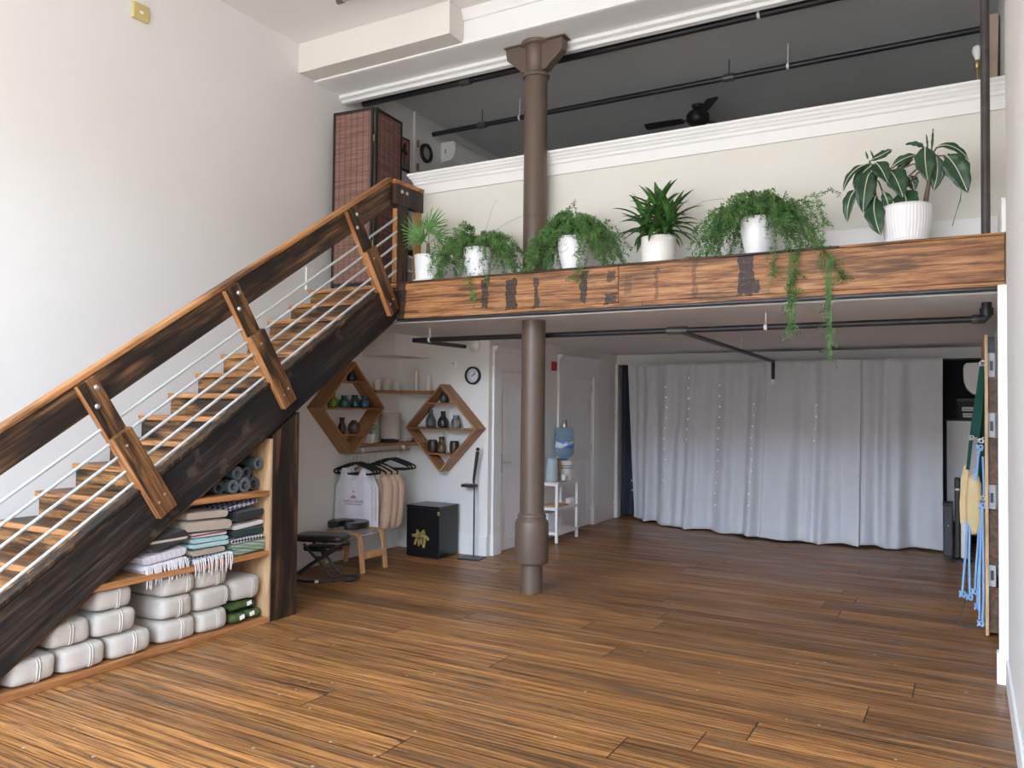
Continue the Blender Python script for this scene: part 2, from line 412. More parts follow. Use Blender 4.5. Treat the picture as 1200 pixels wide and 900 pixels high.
# doors
def door(idx, y0, y1, cas, hinge_side, handle_y=None):
    d = MB().box(-4.545, -4.512, y0+.004, y1-.004, .01, 2.005).build('door_%d' % idx, M['door'], None, org=(-4.53, y0, 0), bevel=.002)
    d['kind'] = 'structure'
    w = y1 - y0
    for (a, b_) in ((.12, .92), (1.05, 1.88)):
        p = MB()
        for k, (t0, t1) in enumerate(((y0+.11, y1-.11),)):
            x = -4.511
            p.box(x, x+.006, t0, t1, a, a+.022).box(x, x+.006, t0, t1, b_-.022, b_)
            p.box(x, x+.006, t0, t0+.022, a+.023, b_-.023).box(x, x+.006, t1-.022, t1, a+.023, b_-.023)
            p.box(x, x+.003, t0+.05, t1-.05, a+.05, b_-.05)
        p.build('panel_moulding', M['door'], d, bevel=.002)
    if handle_y:
        h = MB().box(-4.511, -4.503, handle_y-.022, handle_y+.022, .88, 1.09).build('handle_plate', M['grey_metal'], d, bevel=.003)
        MB().tube([(-4.503,handle_y,1.0), (-4.46,handle_y,1.0), (-4.455,handle_y+.03,1.0), (-4.455,handle_y+.12,.995)], .009).build('lever', M['grey_metal'], h)
    for z in (.31, 1.06, 1.87):
        yy = y1 if hinge_side > 0 else y0
        MB().lathe([(.008,-.045),(.008,.045)], (-4.508, yy-.004*hinge_side, z), 10).build('hinge', M['grey_metal'], d)
    c = MB().box(-4.499, -4.470, cas[0], y0-.002, .24, 2.03).box(-4.499, -4.470, y1+.002, cas[1], .24, 2.03)
    c.box(-4.499, -4.458, cas[0]-.01, y0, 0, .235).box(-4.499, -4.458, y1, cas[1]+.01, 0, .235)
    c.box(-4.499, -4.462, cas[0]-.01, cas[1]+.01, 2.031, 2.055).box(-4.499, -4.472, cas[0], cas[1], 2.056, 2.22)
    c.prism([(-4.499,cas[0]-.0,2.221), (-4.468,cas[0],2.221), (-4.430,cas[0],2.265), (-4.430,cas[0],2.285), (-4.499,cas[0],2.285)], (0, cas[1]-cas[0], 0))
    struct(c, 'trim_door', M['trim'], bevel=.003)
    return d
d1 = door(1, 7.64, 8.46, (7.475, 8.62), 1, 7.70)
d2 = door(2, 9.225, 10.16, (9.07, 10.33), 1)
def text(name, s, size, mat_, parent, loc, rot, extr=.0008, align='CENTER'):
    cu = bpy.data.curves.new(name, 'FONT'); cu.body = s; cu.size = size; cu.extrude = extr; cu.align_x = align
    cu.materials.append(mat_); o = bpy.data.objects.new(name, cu); COL.objects.link(o)
    C.view_layers[0].update(); dg = bpy.context.evaluated_depsgraph_get()
    me = bpy.data.meshes.new_from_object(o.evaluated_get(dg)); me.materials.clear(); me.materials.append(mat_)
    COL.objects.unlink(o); bpy.data.objects.remove(o)
    o = bpy.data.objects.new(name, me); COL.objects.link(o)
    o.parent = parent; o.location = Vector(loc) - Vector(parent['_o']); o.rotation_euler = rot
    return o
M['dark_letter'] = mat('dark_letter_paint', (.09,.09,.09), .5)
text('lettering', 'K', .11, M['dark_letter'], d2, (-4.5108, 9.69, 1.725), (PI/2, 0, PI/2))

# ------------------------------------------------------------------ white ceiling beam, box and mouldings
struct(MB().box(XL, .60, 5.951, 6.52, 4.87, 5.119).box(XL, .60, 5.935, 6.55, 4.872, 4.915), 'ceiling_beam', M['trim'], bevel=.004)
struct(MB().prism([(-3.919,5.951,5.179),(-3.919,5.90,5.179),(-3.919,5.90,5.15),(-3.919,5.925,5.11),(-3.919,5.925,5.085),(-3.919,5.951,5.085)], (4.1,0,0)), 'trim_8', M['trim'])
struct(MB().prism([(XL,6.31,4.869),(XL,6.31,4.838),(XL,6.345,4.825),(XL,6.36,4.80),(XL,6.42,4.80),(XL,6.42,4.869)], (6.2,0,0)), 'trim_9', M['trim'])
struct(MB().box(XL, -3.92, 5.72, 5.95, 4.887, 5.179), 'trim_10', M['wallp'], bevel=.003)
# parapet with its cornice and skirting
PX = -4.705
struct(MB().box(PX, .249, 6.365, 6.55, 2.746, 3.72), 'wall_parapet', M['wallp'])
def cornice_profile(y0):
    return [(y0+.10,3.905),(y0-.085,3.905),(y0-.085,3.888),(y0-.068,3.872),(y0-.068,3.862),(y0-.050,3.845),(y0-.050,3.836),(y0-.036,3.822),(y0-.036,3.80),(y0-.022,3.79),(y0-.022,3.70),(y0+.10,3.70)]
pr = cornice_profile(6.365)
cn = MB().prism([(PX-.022-max(0,(6.343-y)), y, z) for y, z in pr], (5.04, 0, 0))
struct(cn, 'trim_11', M['trim'])
# make the straight end of the cornice run level with the wall head
struct(MB().box(PX-.02, .249, 6.38, 6.56, 3.721, 3.90), 'trim_12', M['trim'])
struct(MB().box(PX, .194, 6.340, 6.364, 2.7465, 2.945).box(PX, .194, 6.348, 6.364, 2.945, 2.97), 'baseboard_parapet', M['trim'], bevel=.003)
struct(MB().box(XL, -5.69, 5.86, 7.5, 2.765, 2.99), 'baseboard_landing', M['trim'])

# ------------------------------------------------------------------ reclaimed beam carrying the upper floor
def beam_extra(nt, tc, col):
    sx = N(nt, 'ShaderNodeSeparateXYZ'); nt.links.new(tc.outputs['Object'], sx.inputs[0])
    nz = N(nt, 'ShaderNodeTexNoise'); nz.inputs['Scale'].default_value = 16; nz.inputs['Detail'].default_value = 4
    nt.links.new(tc.outputs['Object'], nz.inputs['Vector'])
    x = math_n(nt, 'ADD', sx.outputs[0], math_n(nt, 'MULTIPLY', math_n(nt, 'SUBTRACT', nz.outputs['Fac'], .5), .09))
    z = math_n(nt, 'ADD', sx.outputs[2], math_n(nt, 'MULTIPLY', math_n(nt, 'SUBTRACT', nz.outputs['Fac'], .5), .10))
    n4 = N(nt, 'ShaderNodeTexNoise'); n4.inputs['Scale'].default_value = 55; n4.inputs['Detail'].default_value = 3
    nt.links.new(tc.outputs['Object'], n4.inputs['Vector'])
    r4 = ramp(nt, [(.35, (.78,.78,.78)), (.5, (1,1,1))]); nt.links.new(n4.outputs['Fac'], r4.inputs[0]); mk = r4.outputs[0]
    for (px, w, z0, z1, s) in ((-4.49,.065,2.40,2.80,.9), (-3.58,.035,2.47,2.72,.85), (-3.32,.05,2.45,2.70,.9), (-3.085,.026,2.45,2.70,.85), (-2.655,.028,2.47,2.71,.9), (-2.42,.05,2.44,2.53,.85), (-2.42,.03,2.62,2.70,.8), (-1.36,.075,2.46,2.56,.92), (-1.375,.055,2.56,2.74,.92), (-1.75,.02,2.45,2.72,.45), (-2.05,.016,2.46,2.7,.5), (-2.28,.03,2.5,2.66,.4)):
        a = math_n(nt, 'LESS_THAN', math_n(nt, 'ABSOLUTE', math_n(nt, 'SUBTRACT', x, px+4.53)), w)
        b = math_n(nt, 'MULTIPLY', math_n(nt, 'GREATER_THAN', z, z0-2.41), math_n(nt, 'LESS_THAN', z, z1-2.41))
        col = mix(nt, math_n(nt, 'MULTIPLY', math_n(nt, 'MULTIPLY', math_n(nt, 'MULTIPLY', a, b), s), mk), col, (.010,.009,.010))
    return col
M['beam'] = wood('reclaimed_orange_beam', (1,0,0), ORNG, 2.4, 46, .5, char=.16, charcol=(.085,.042,.021), cscale=(2.6, 30), pos=(.34,.44,.53,.66), extra=beam_extra, bump=.4)
M['beam_dark'] = wood('charred_beam_top', (1,0,0), DARK, 1.5, 20, .6, char=.5)
bt = T('timber_beam', 'long orange reclaimed timber beam with dark scorch marks along the mezzanine edge', 'beam', (-4.53, 5.88, 2.41))
MB().box(-4.53, -2.36, 5.81, 5.955, 2.445, 2.735).build('face_board', M['beam'], bt, bevel=.006)
MB().box(-2.357, .213, 5.81, 5.955, 2.445, 2.735).build('face_board', M['beam'], bt, bevel=.006)
MB().box(-4.53, -2.16, 5.803, 5.955, 2.414, 2.444).build('bottom_strip', M['beam'], bt, bevel=.003)
MB().box(-2.158, .213, 5.803, 5.955, 2.414, 2.444).build('bottom_strip', M['beam'], bt, bevel=.003)
MB().box(-4.53, .213, 5.82, 5.95, 2.400, 2.413).build('underside_strip', M['black_plastic'], bt)
MB().box(-4.53, -.75, 5.806, 5.958, 2.736, 2.752).build('top_strip', M['beam_dark'], bt, bevel=.003)
MB().box(-.748, .213, 5.806, 5.958, 2.736, 2.752).build('top_strip', M['beam'], bt, bevel=.003)
struct(MB().box(-4.53, .214, 5.958, 6.364, 2.7455, 2.752), 'floor_ledge', M['ceil_low'])

# ------------------------------------------------------------------ iron column
cx, cy = -3.325, 6.225
co = T('iron_column', 'brown painted round iron column with flared collar and bracketed capital', 'column', (cx, cy, 0))
MB().lathe([(.098,0),(.098,.28)], (cx,cy,0), 40).build('shaft_foot', M['brown'], co)
MB().lathe([(.10,.262),(.145,.262),(.149,.275),(.149,.60),(.143,.625),(.125,.645),(.120,.65),(.128,.66),(.128,.675),(.115,.69),(.108,.70)], (cx,cy,0), 40).build('collar', M['brown'], co)
MB().lathe([(.107,.70),(.105,2.39)], (cx,cy,0), 40).build('lower_shaft', M['brown'], co)
MB().lathe([(.105,2.39),(.102,4.57)], (cx,cy,0), 40, cap=False).build('upper_shaft', M['brown'], co)
MB().lathe([(.103,4.545),(.118,4.55),(.125,4.565),(.118,4.58),(.103,4.585)], (cx,cy,0), 40).build('neck_ring', M['brown'], co)
MB().lathe([(.096,4.585),(.096,4.825),(.115,4.83),(.135,4.845),(.135,4.868)], (cx,cy,0), 40).build('capital', M['brown'], co)
for sg in (-1, 1):
    pts = [(.05,4.60),(.12,4.61),(.16,4.65),(.22,4.70),(.275,4.75),(.285,4.80),(.285,4.855),(.05,4.855)]
    b_ = MB().prism([(cx+sg*a, cy-.05, z) for a, z in pts], (0,.10,0)).build('bracket', M['brown'], co, bevel=.006)
    MB().box(cx+(sg*.07 if sg > 0 else -.305), cx+(.305 if sg > 0 else -.07), cy-.065, cy+.065, 4.856, 4.868).build('bracket_plate', M['brown'], b_, bevel=.003)

# ------------------------------------------------------------------ staircase
st = T('staircase', 'rustic timber staircase with charred stringer, steel rods and thick handrail rising to the mezzanine', 'staircase', (-5.1, 2.2, 0))
def zl(y): return SL*y - 1.435
def zu(y): return SL*y - 1.075
ys, ye = 2.17, 5.815
MB().prism([(-4.53,ys,0.0),(-4.53,ys,zu(ys)),(-4.53,ye-.18,zu(ye-.18)),(-4.53,ye,zu(ye-.18)+.02),(-4.53,ye,zl(ye)),(-4.53,ys+.02,0.0)], (-.07,0,0)).build('stringer', M['stringer'], st, bevel=.005)
MB().prism([(-4.515,ys,zu(ys)+.001),(-4.515,ys,zu(ys)+.03),(-4.515,ye-.2,zu(ye-.2)+.03),(-4.515,ye-.2,zu(ye-.2)+.001)], (-.085,0,0)).build('stringer_ledge', M['vpost'], st, bevel=.004)
MB().prism([(-4.565,ys+.08,0),(-4.565,ye,zl(ye)-.035),(-4.565,ye,zl(ye)+.06),(-4.565,ys,.05),(-4.565,ys,0)], (-.045,0,0)).build('inner_stringer', M['rail'], st)
for k in range(-5, 11):
    zt, y0 = 1.004 + .1757*k, 3.246 + .2653*k
    yb = y0 + .2653 + .05
    if k == 10: yb = 6.25
    MB().box(XL+.004, -4.602, y0+.02, yb, zt-.036, zt).build('tread', M['tread'], st)
    MB().box(XL+.004, -4.602, y0, y0+.021, zt-.037, zt+.001).build('nosing', M['nose'], st, bevel=.006)
    MB().box(XL+.004, -4.602, y0+.035, y0+.06, zt-.176, zt-.037).build('riser', M['riser'], st)
# handrail: broad board with a cap
def zr(y): return SL*y - .097
y0, y1 = 1.95, 5.765
MB().prism([(-4.57,y0,zr(y0)-.272),(-4.57,y0,zr(y0)-.040),(-4.57,y1,zr(y1)-.040),(-4.57,y1,zr(y1)-.272)], (-.05,0,0)).build('handrail', M['rail'], st, bevel=.004)
MB().prism([(-4.558,y0,zr(y0)-.038),(-4.558,y0,zr(y0)),(-4.558,y1,zr(y1)),(-4.558,y1,zr(y1)-.038)], (-.075,0,0)).build('rail_cap', M['cap'], st, bevel=.006)
# leaning balusters: a full-length board and a lapped outer board
pd = Vector(SP)
for (yt) in (2.865, 3.925, 5.185):
    p0 = Vector((0, yt, zr(yt)-.035)); dn = -pd
    al = Vector(SV)
    b_ = MB().obox(Vector((-4.549,0,0)) + p0 + dn*.50, (.0195,0,0), al*.068, dn*.495).build('baluster', M['post'], st, bevel=.003)
    MB().obox(Vector((-4.549,0,0)) + p0 + dn*.50 - al*.0705, (.0195,0,0), al*.0022, dn*.494).build('sawn_edge', M['post_edge'], b_)
    l_ = MB().obox(Vector((-4.503,0,0)) + p0 + dn*.69, (.0235,0,0), al*.070, dn*.31).build('lap_board', M['lap'], st, bevel=.003)
    MB().obox(Vector((-4.503,0,0)) + p0 + dn*.69 - al*.0725, (.0235,0,0), al*.0022, dn*.309).build('sawn_edge', M['post_edge'], l_)
    for (s_, t_) in ((.03,.07), (-.025,.17)):
        q = p0 + dn*t_ + al*s_
        MB().lathe([(.017,0),(.017,.004),(.010,.010)], (-4.5295, q.y, q.z), 14, axis='x').build('bolt', M['grey_metal'], b_)
    for (s_, t_) in ((-.02,.46), (.03,.88), (-.03,.90)):
        q = p0 + dn*t_ + al*s_
        MB().lathe([(.009,0),(.009,.003)], (-4.4795, q.y, q.z), 10, axis='x').build('screw', M['grey_metal'], l_)
for off in (-.505, -.633, -.754, -.882, -.995):
    MB().cyl((-4.552, 1.9, SL*1.9+off), (-4.552, 5.83, SL*5.83+off), .0105, 12).build('steel_rod', M['rod'], st)
MB().box(-4.595, -4.53, 5.825, 5.975, 2.753, 3.47).build('newel_post', M['vpost'], st, bevel=.004)
MB().box(-4.592, -4.545, 5.817, 5.8245, 2.755, 3.44).build('newel_sawn_face', M['vedge'], st)
MB().box(-4.595, -4.545, 6.135, 6.20, 2.753, 3.47).build('end_post', M['vedge'], st, bevel=.004)
lr = MB().box(-4.592, -4.53, 5.767, 6.21, 3.472, 3.66).build('landing_rail', M['vpost'], st, bevel=.004)
MB().box(-4.60, -4.525, 5.767, 6.215, 3.661, 3.70).build('landing_rail_cap', M['cap'], st, bevel=.005)
for yy in (5.87, 5.945): MB().lathe([(.017,0),(.017,.004),(.010,.010)], (-4.5295, yy, 3.60), 14, axis='x').build('bolt', M['grey_metal'], lr)
for z in (3.29, 3.16, 3.03, 2.90): MB().cyl((-4.57, 5.976, z), (-4.57, 6.134, z), .0105, 10).build('landing_rod', M['rod'], st)
MB().prism([(-4.532,4.35,0),(-4.532,4.35,zl(4.35)-.05),(-4.532,4.615,zl(4.615)-.05),(-4.532,4.615,0)], (-.16,0,0)).build('support_post', M['vpost'], st, bevel=.004)

# ------------------------------------------------------------------ storage cubby under the stairs
cb = T('storage_cubby', 'open timber cubby shelving built in under the staircase', 'shelving', (-4.9, 3.3, 0))
MB().box(-5.30, -4.535, 2.20, 4.345, 0.0, .043).build('bottom_board', M['shelf'], cb, bevel=.003)
MB().prism([(-5.30,2.86,.497),(-5.30,4.326,.497),(-5.30,4.326,.536),(-5.30,2.93,.536)], (.765,0,0)).build('shelf_board', M['shelf'], cb, bevel=.003)
MB().prism([(-5.30,3.53,.943),(-5.30,4.326,.943),(-5.30,4.326,.981),(-5.30,3.60,.981)], (.765,0,0)).build('shelf_board', M['shelf'], cb, bevel=.003)
MB().prism([(-5.30,4.327,.044),(-4.535,4.327,.044),(-4.535,4.327,zl(4.327)-.06),(-5.30,4.327,zl(4.327)-.06)], (0,.018,0)).build('end_panel', M['ply'], cb)
MB().prism([(-5.301,2.25,.0),(-5.301,4.345,.0),(-5.301,4.345,zl(4.345)-.06),(-5.301,2.25,zl(2.25)-.02)], (-.015,0,0)).build('back_panel', M['ply'], cb)

# ------------------------------------------------------------------ sprinkler pipes
def pipe(label, pts, r, cat='pipe'):
    p = T('sprinkler_pipe', label, cat, pts[0]); MB().tube(pts, r, 14).build('pipe_run', M['black_metal'], p); return p
def coupling(p, a, b, r): MB().cyl(a, b, r, 16).build('coupling', M['dark_fit'], p)
def hanger(p, x, y, z, zc, r=.026, white=True):
    MB().tube([(x, y, z+.03), (x, y, zc)], .006, 6).build('hanger_rod', M['white_metal'] if white else M['dark_fit'], p)
    MB().lathe([(r,-.012),(r,.012)], (x, y, z), 14, axis='x').build('hanger_ring', M['white_metal'] if white else M['dark_fit'], p)
yp, zp = 6.44, 2.275
p = pipe('black pipe running under the mezzanine ceiling with a tee branch toward the curtains', [(-4.80,yp,zp), (.05,yp,zp)], .024)
MB().tube([(-4.78,yp,zp), (-4.80,yp+.02,zp), (-4.80,7.38,zp)], .022, 12).build('side_branch', M['black_metal'], p)
MB().tube([(-2.085,yp,zp), (-2.085,10.2,2.215), (-2.085,10.22,2.20), (-2.085,10.22,1.99)], .022, 12).build('rear_branch', M['black_metal'], p)
MB().lathe([(.026,0),(.026,.06)], (-2.085,10.22,1.93), 12).build('sprinkler_head', M['white_metal'], p)
coupling(p, (-2.17,yp,zp), (-2.00,yp,zp), .034); coupling(p, (.035,yp,zp), (.075,yp,zp), .032)
MB().tube([(.06,yp,zp), (.105,yp,zp), (.125,yp,zp+.02), (.125,yp,2.389)], .032, 14).build('elbow', M['black_metal'], p)
MB().lathe([(.042,0),(.042,.05)], (.125,yp,2.30), 14).build('elbow_collar', M['black_metal'], p)
hanger(p, -4.60, yp, zp, 2.389); hanger(p, -1.37, yp, zp, 2.389)
MB().tube([(-2.085,8.6,2.25),(-2.085,8.6,2.389)], .006, 6).build('hanger_rod', M['grey_metal'], p)
p = pipe('black pipe under the white ceiling beam, nearer of the two upper pipes', [(-5.68,6.66,4.885), (.20,6.66,4.885)], .032)
coupling(p, (-4.42,6.66,4.885), (-4.30,6.66,4.885), .042); hanger(p, -1.48, 6.66, 4.885, 5.119, .036)
p = pipe('thinner black pipe further back under the dark upper ceiling', [(-5.60,7.85,4.90), (.24,7.85,4.90)], .028)
for x in (-4.90, -2.03): coupling(p, (x-.05,7.85,4.90), (x+.05,7.85,4.90), .038); hanger(p, x, 7.85, 4.90, 5.08, .034, False)
for x in (-4.40, -1.47): hanger(p, x, 7.85, 4.90, 5.119, .03)
p = T('riser_pipe', 'dark upright pipe standing on the right end of the orange beam', 'pipe', (.115,6.06,2.753))
MB().cyl((.115,6.06,2.753), (.115,6.06,5.119), .027, 16).build('pipe_run', mat('weathered_pipe', (.055,.048,.045), .45, var=.35, scale=14), p)
p = T('ceiling_pipe', 'short grey brown capped pipe hanging below the white ceiling at top', 'pipe', (-4.68,5.15,5.10))
MB().cyl((-4.66,5.15,5.10), (-3.4,5.15,5.10), .022, 14).build('pipe_run', M['grey_metal'], p)
MB().lathe([(.020,-.04),(.027,-.035),(.027,.03)], (-4.66,5.15,5.10), 14, axis='x').build('end_cap', mat('brown_cap', (.12,.085,.065), .4), p)
MB().tube([(-3.9,5.15,5.12),(-3.9,5.15,ZC)], .008, 6).build('hanger_rod', M['grey_metal'], p)
# ------------------------------------------------------------------ fabrics
def cloth(name, col, bump=.25, scale=160, rough=.9, var=.06, stripe=None):
    """stripe: (axis vector, frequency, [(pos, colour), ...]) woven bands"""
    m, nt, b = new_mat(name)
    tc = N(nt, 'ShaderNodeTexCoord')
    nz = N(nt, 'ShaderNodeTexNoise'); nz.inputs['Scale'].default_value = 9; nz.inputs['Detail'].default_value = 5
    nt.links.new(tc.outputs['Object'], nz.inputs['Vector'])
    if stripe:
        d = N(nt, 'ShaderNodeVectorMath', operation='DOT_PRODUCT'); d.inputs[1].default_value = stripe[0]
        nt.links.new(tc.outputs['Object'], d.inputs[0])
        t = math_n(nt, 'FRACT', math_n(nt, 'ADD', math_n(nt, 'MULTIPLY', d.outputs['Value'], stripe[1]), math_n(nt, 'MULTIPLY', nz.outputs['Fac'], .10)))
        r = ramp(nt, stripe[2], 'CONSTANT'); nt.links.new(t, r.inputs[0]); c = r.outputs[0]
    else:
        r = ramp(nt, [(.3, tuple(x*(1-var) for x in col)), (.7, tuple(min(1, x*(1+var)) for x in col))])
        nt.links.new(nz.outputs['Fac'], r.inputs[0]); c = r.outputs[0]
    nt.links.new(c, b.inputs['Base Color']); b.inputs['Roughness'].default_value = rough
    b.inputs['Sheen Weight'].default_value = .2; b.inputs['Specular IOR Level'].default_value = .2
    n2 = N(nt, 'ShaderNodeTexNoise'); n2.inputs['Scale'].default_value = scale; n2.inputs['Detail'].default_value = 2
    nt.links.new(tc.outputs['Object'], n2.inputs['Vector'])
    bp = N(nt, 'ShaderNodeBump'); bp.inputs['Strength'].default_value = bump; bp.inputs['Distance'].default_value = .004
    nt.links.new(n2.outputs['Fac'], bp.inputs['Height']); nt.links.new(bp.outputs[0], b.inputs['Normal'])
    return m
M['bolster'] = cloth('natural_cotton', (.535,.490,.430), .45, 90)
M['strap'] = cloth('cotton_webbing', (.60,.555,.49), .3, 220)

# ------------------------------------------------------------------ cotton bolsters
BT = [.045, .198, .351]; BH = .150
def bolster(label, y0, y1, z0, z1, xf, depth, sy, seed):
    yc, zc = (y0+y1)/2, (z0+z1)/2; hy, hz, hx = (y1-y0)/2, (z1-z0)/2, depth/2
    t = T('bolster_cushion', label, 'bolster', (xf-hx, yc, z0), 'cotton bolsters in the cubby')
    MB().cushion((xf-hx, yc, zc), (hx, hy, hz), (9, 6.5, 4.6), 14, .007, 7, seed).build('cushion_body', M['bolster'], t)
    # twin tape handle running up the end face
    s = MB(); yo = yc + sy*hy
    q = (1 - min(.999, abs(sy))**6.5)
    for dy in (-.008, .008):
        pts = []
        for k in range(15):
            a = -PI/2*.94 + PI*.94*k/14
            zz = math.copysign(abs(math.sin(a))**.55, math.sin(a)); 
            xx = max(0.0, (q - min(q, abs(zz*.97)**4.6)))**(1/9.0)
            xx = xx if abs(zz) < .97 else .72
            pts.append((xf-hx + hx*xx + .005 + (.002*math.sin(k)), yo+dy, zc + hz*zz*.97*q**.2))
        s.tube(pts, .0055, 6, flat=.5)
    s.build('handle_tape', M['strap'], t)
    return t
bl = [
 ('cream bolster squeezed into the far left low corner of the cubby, bottom row', 2.49,2.755,0,1,-4.555,.5,.12),
 ('cream bolster second from the left in the bottom row of the cubby', 2.77,3.055,0,1,-4.55,.52,.25),
 ('cream bolster third from the left in the bottom row of the cubby', 3.075,3.375,0,1,-4.555,.52,.10),
 ('whiter bolster fourth in the bottom row, standing clear of its left neighbour', 3.435,3.722,0,1,-4.565,.55,.15),
 ('narrow bolster at the bottom of the stack beside the green sandbags', 3.735,3.985,0,1,-4.56,.55,.20),
 ('cream bolster at the left end of the middle row under the stringer', 2.72,2.97,1,1,-4.575,.5,-.05),
 ('cream bolster second from the left in the middle row of the cubby', 2.985,3.262,1,1,-4.56,.5,.15),
 ('wrinkled bolster in the middle of the long three-high stack', 3.44,3.69,1,1,-4.56,.62,.10),
 ('cream bolster in the middle of the right three-high stack beside the end bolster', 3.71,3.99,1,1,-4.56,.55,.75),
 ('cream bolster topping the left pile just under the black stringer', 2.985,3.24,2,.95,-4.57,.5,.15),
 ('long bolster lying on top of the stack directly below the striped fringe', 3.44,3.705,2,.93,-4.555,.66,.45),
 ('cream bolster on top of the right three-high stack, below the tassels', 3.72,3.985,2,.93,-4.565,.5,.25),
]
for i, (lb, a, b_, row, sc, xf, dp, sy) in enumerate(bl):
    bolster(lb, a, b_, BT[row], BT[row]+BH*sc, xf, dp, sy, i)
bolster('cream bolster resting on the green sandbags at the right end of the cubby', 4.025, 4.300, .197, .362, -4.575, .5, .35, 20)

# green sandbags
def camo(nt_name):
    m, nt, b = new_mat(nt_name)
    tc = N(nt, 'ShaderNodeTexCoord'); nz = N(nt, 'ShaderNodeTexNoise'); nz.inputs['Scale'].default_value = 14; nz.inputs['Detail'].default_value = 2
    nt.links.new(tc.outputs['Object'], nz.inputs['Vector'])
    r = ramp(nt, [(.44, (.012,.016,.012)), (.50, (.045,.075,.016)), (.62, (.070,.110,.022))]); nt.links.new(nz.outputs['Fac'], r.inputs[0])
    nt.links.new(r.outputs[0], b.inputs['Base Color']); b.inputs['Roughness'].default_value = .75
    return m
M['green_bag'] = camo('green_bag_cloth'); M['white_tag'] = mat('white_label', (.85,.85,.82), .6)
def sandbag(label, y0, y1, z0, z1, xf, ty):
    t = T('sandbag', label, 'sandbag', (xf-.15, (y0+y1)/2, z0), 'green sandbags under the end bolster')
    MB().cushion((xf-.16, (y0+y1)/2, (z0+z1)/2), (.16, (y1-y0)/2, (z1-z0)/2), (5, 4, 2.6), 10, .012, 11, y0*9+z0*50).build('bag', M['green_bag'], t)
    MB().obox((xf+.004, ty, (z0+z1)/2+.008), (.003,0,0), (0,.020,.004), (0,-.003,.014)).build('white_label', M['white_tag'], t)
sandbag('green and black sandbag at the bottom left, with a small white label', 4.00, 4.165, .045, .118, -4.56, 4.10)
sandbag('green and black sandbag at the bottom right against the cubby end panel', 4.17, 4.318, .045, .118, -4.58, 4.21)
sandbag('green sandbag lying on the other two under the end bolster', 4.01, 4.31, .120, .194, -4.60, 4.20)

# ------------------------------------------------------------------ folded blankets on the middle shelf
def blanket(label, name_mat, y0, y1, z0, z1, xf, depth, layers=2, tilt=0.0, fringe=None, seed=0, sag=0.0, fold_y=1):
    t = T('folded_blanket', label, 'blanket', (xf-depth/2, (y0+y1)/2, z0), 'folded blankets on the cubby shelf')
    mb = MB(); h = (z1-z0)/layers; rr = random.Random(seed)
    # each blanket is a zigzag sheet: rounded folds alternate between the two long edges
    xs = 9; prof = []
    th = h*.46
    def side(yedge, zc, sgn, n=7):
        return [(yedge + sgn*th*math.sin(PI*k/(n-1)), zc - th*math.cos(PI*k/(n-1))) for k in range(n)]
    for L in range(layers):
        zc = z0 + h*(L+.5); dy0, dy1 = rr.uniform(0,.012), rr.uniform(0,.012)
        prof = side(y1-th-dy1, zc, 1) + side(y0+th+dy0, zc, -1)[::-1]
        n = len(prof); vs = []; fs = []
        x_off = rr.uniform(0, .014)
        for i in range(xs+1):
            u = i/xs; x = xf - x_off - depth*(1-u)
            shrink = 1.0 if 0 < i < xs else .86
            if i == xs: x -= .0
            for (y, z) in prof:
                zz = zc + (z-zc)*shrink
                k = (y-y0)/(y1-y0)
                zz += tilt*(k-.5) + noise.noise(Vector((x*6+seed, y*9, L*3.3)))*.011 + .005*math.sin(k*6+seed+L)
                yy = y + noise.noise(Vector((x*7, z*14, seed*2.0+L)))*.010
                vs.append((x + (noise.noise(Vector((y*11, L*2.0, seed)))*.012), yy, zz))
        for i in range(xs):
            for k in range(n):
                fs.append((i*n+k, i*n+(k+1)%n, (i+1)*n+(k+1)%n, (i+1)*n+k))
        mb.add(vs, fs, True)
        mb.add(vs[:n], [tuple(range(n))]); mb.add(vs[-n:], [tuple(range(n))[::-1]])
        # the two visible plies on the cut front
        cut = vs[-n:]
    b = mb.build('blanket_body', name_mat, t, bevel=.004)
    if fringe:
        f = MB(); y = y0 + .01
        while y < y1 - .01:
            k = (y-y0)/(y1-y0); zt = z0 + h*.8 + tilt*(k-.5)
            ln = fringe*rr.uniform(.6, 1.15); j = rr.uniform(-.012, .012)
            f.tube([(xf-.012, y, zt), (xf+.010, y+j*.3, zt-.008), (xf+.016, y+j, zt-ln*.5), (xf+.014, y+j*1.3, zt-ln)], [.005,.005,.0045,.0025], 5)
            y += rr.uniform(.008, .018)
        f.build('fringe', M['fringe'], t)
    return t
M['fringe'] = cloth('white_fringe_cotton', (.62,.59,.57), .2)
Wt, Nv = (.70,.69,.70), (.02,.025,.06)
M['bk_beige'] = cloth('oatmeal_blanket', (.46,.375,.29), .4, 110)
M['bk_beige2'] = cloth('sand_blanket', (.42,.34,.26), .4, 110)
M['bk_charcoal'] = cloth('charcoal_blanket', (0,0,0), stripe=((0,0,1), 15, [(0,(.035,.028,.028)),(.55,(.045,.036,.034)),(.72,(.55,.47,.37)),(.95,(.05,.04,.04))]))
M['bk_black'] = cloth('black_woven_blanket', (.024,.021,.023), .5, 90)
M['bk_lilac'] = cloth('pale_lilac_blanket', (0,0,0), stripe=((0,1,.3), 26, [(0,(.62,.57,.63)),(.55,(.70,.66,.70)),(.8,(.40,.33,.38)),(.9,(.66,.62,.66))]))
M['bk_red'] = cloth('red_white_blanket', (0,0,0), stripe=((0,0,1), 34, [(0,(.62,.60,.60)),(.42,(.30,.025,.05)),(.78,(.66,.63,.63))]))
M['bk_aqua'] = cloth('aqua_blanket', (0,0,0), stripe=((0,0,1), 21, [(0,(.36,.55,.56)),(.45,(.45,.64,.64)),(.62,(.22,.33,.35)),(.70,(.36,.57,.58))]))
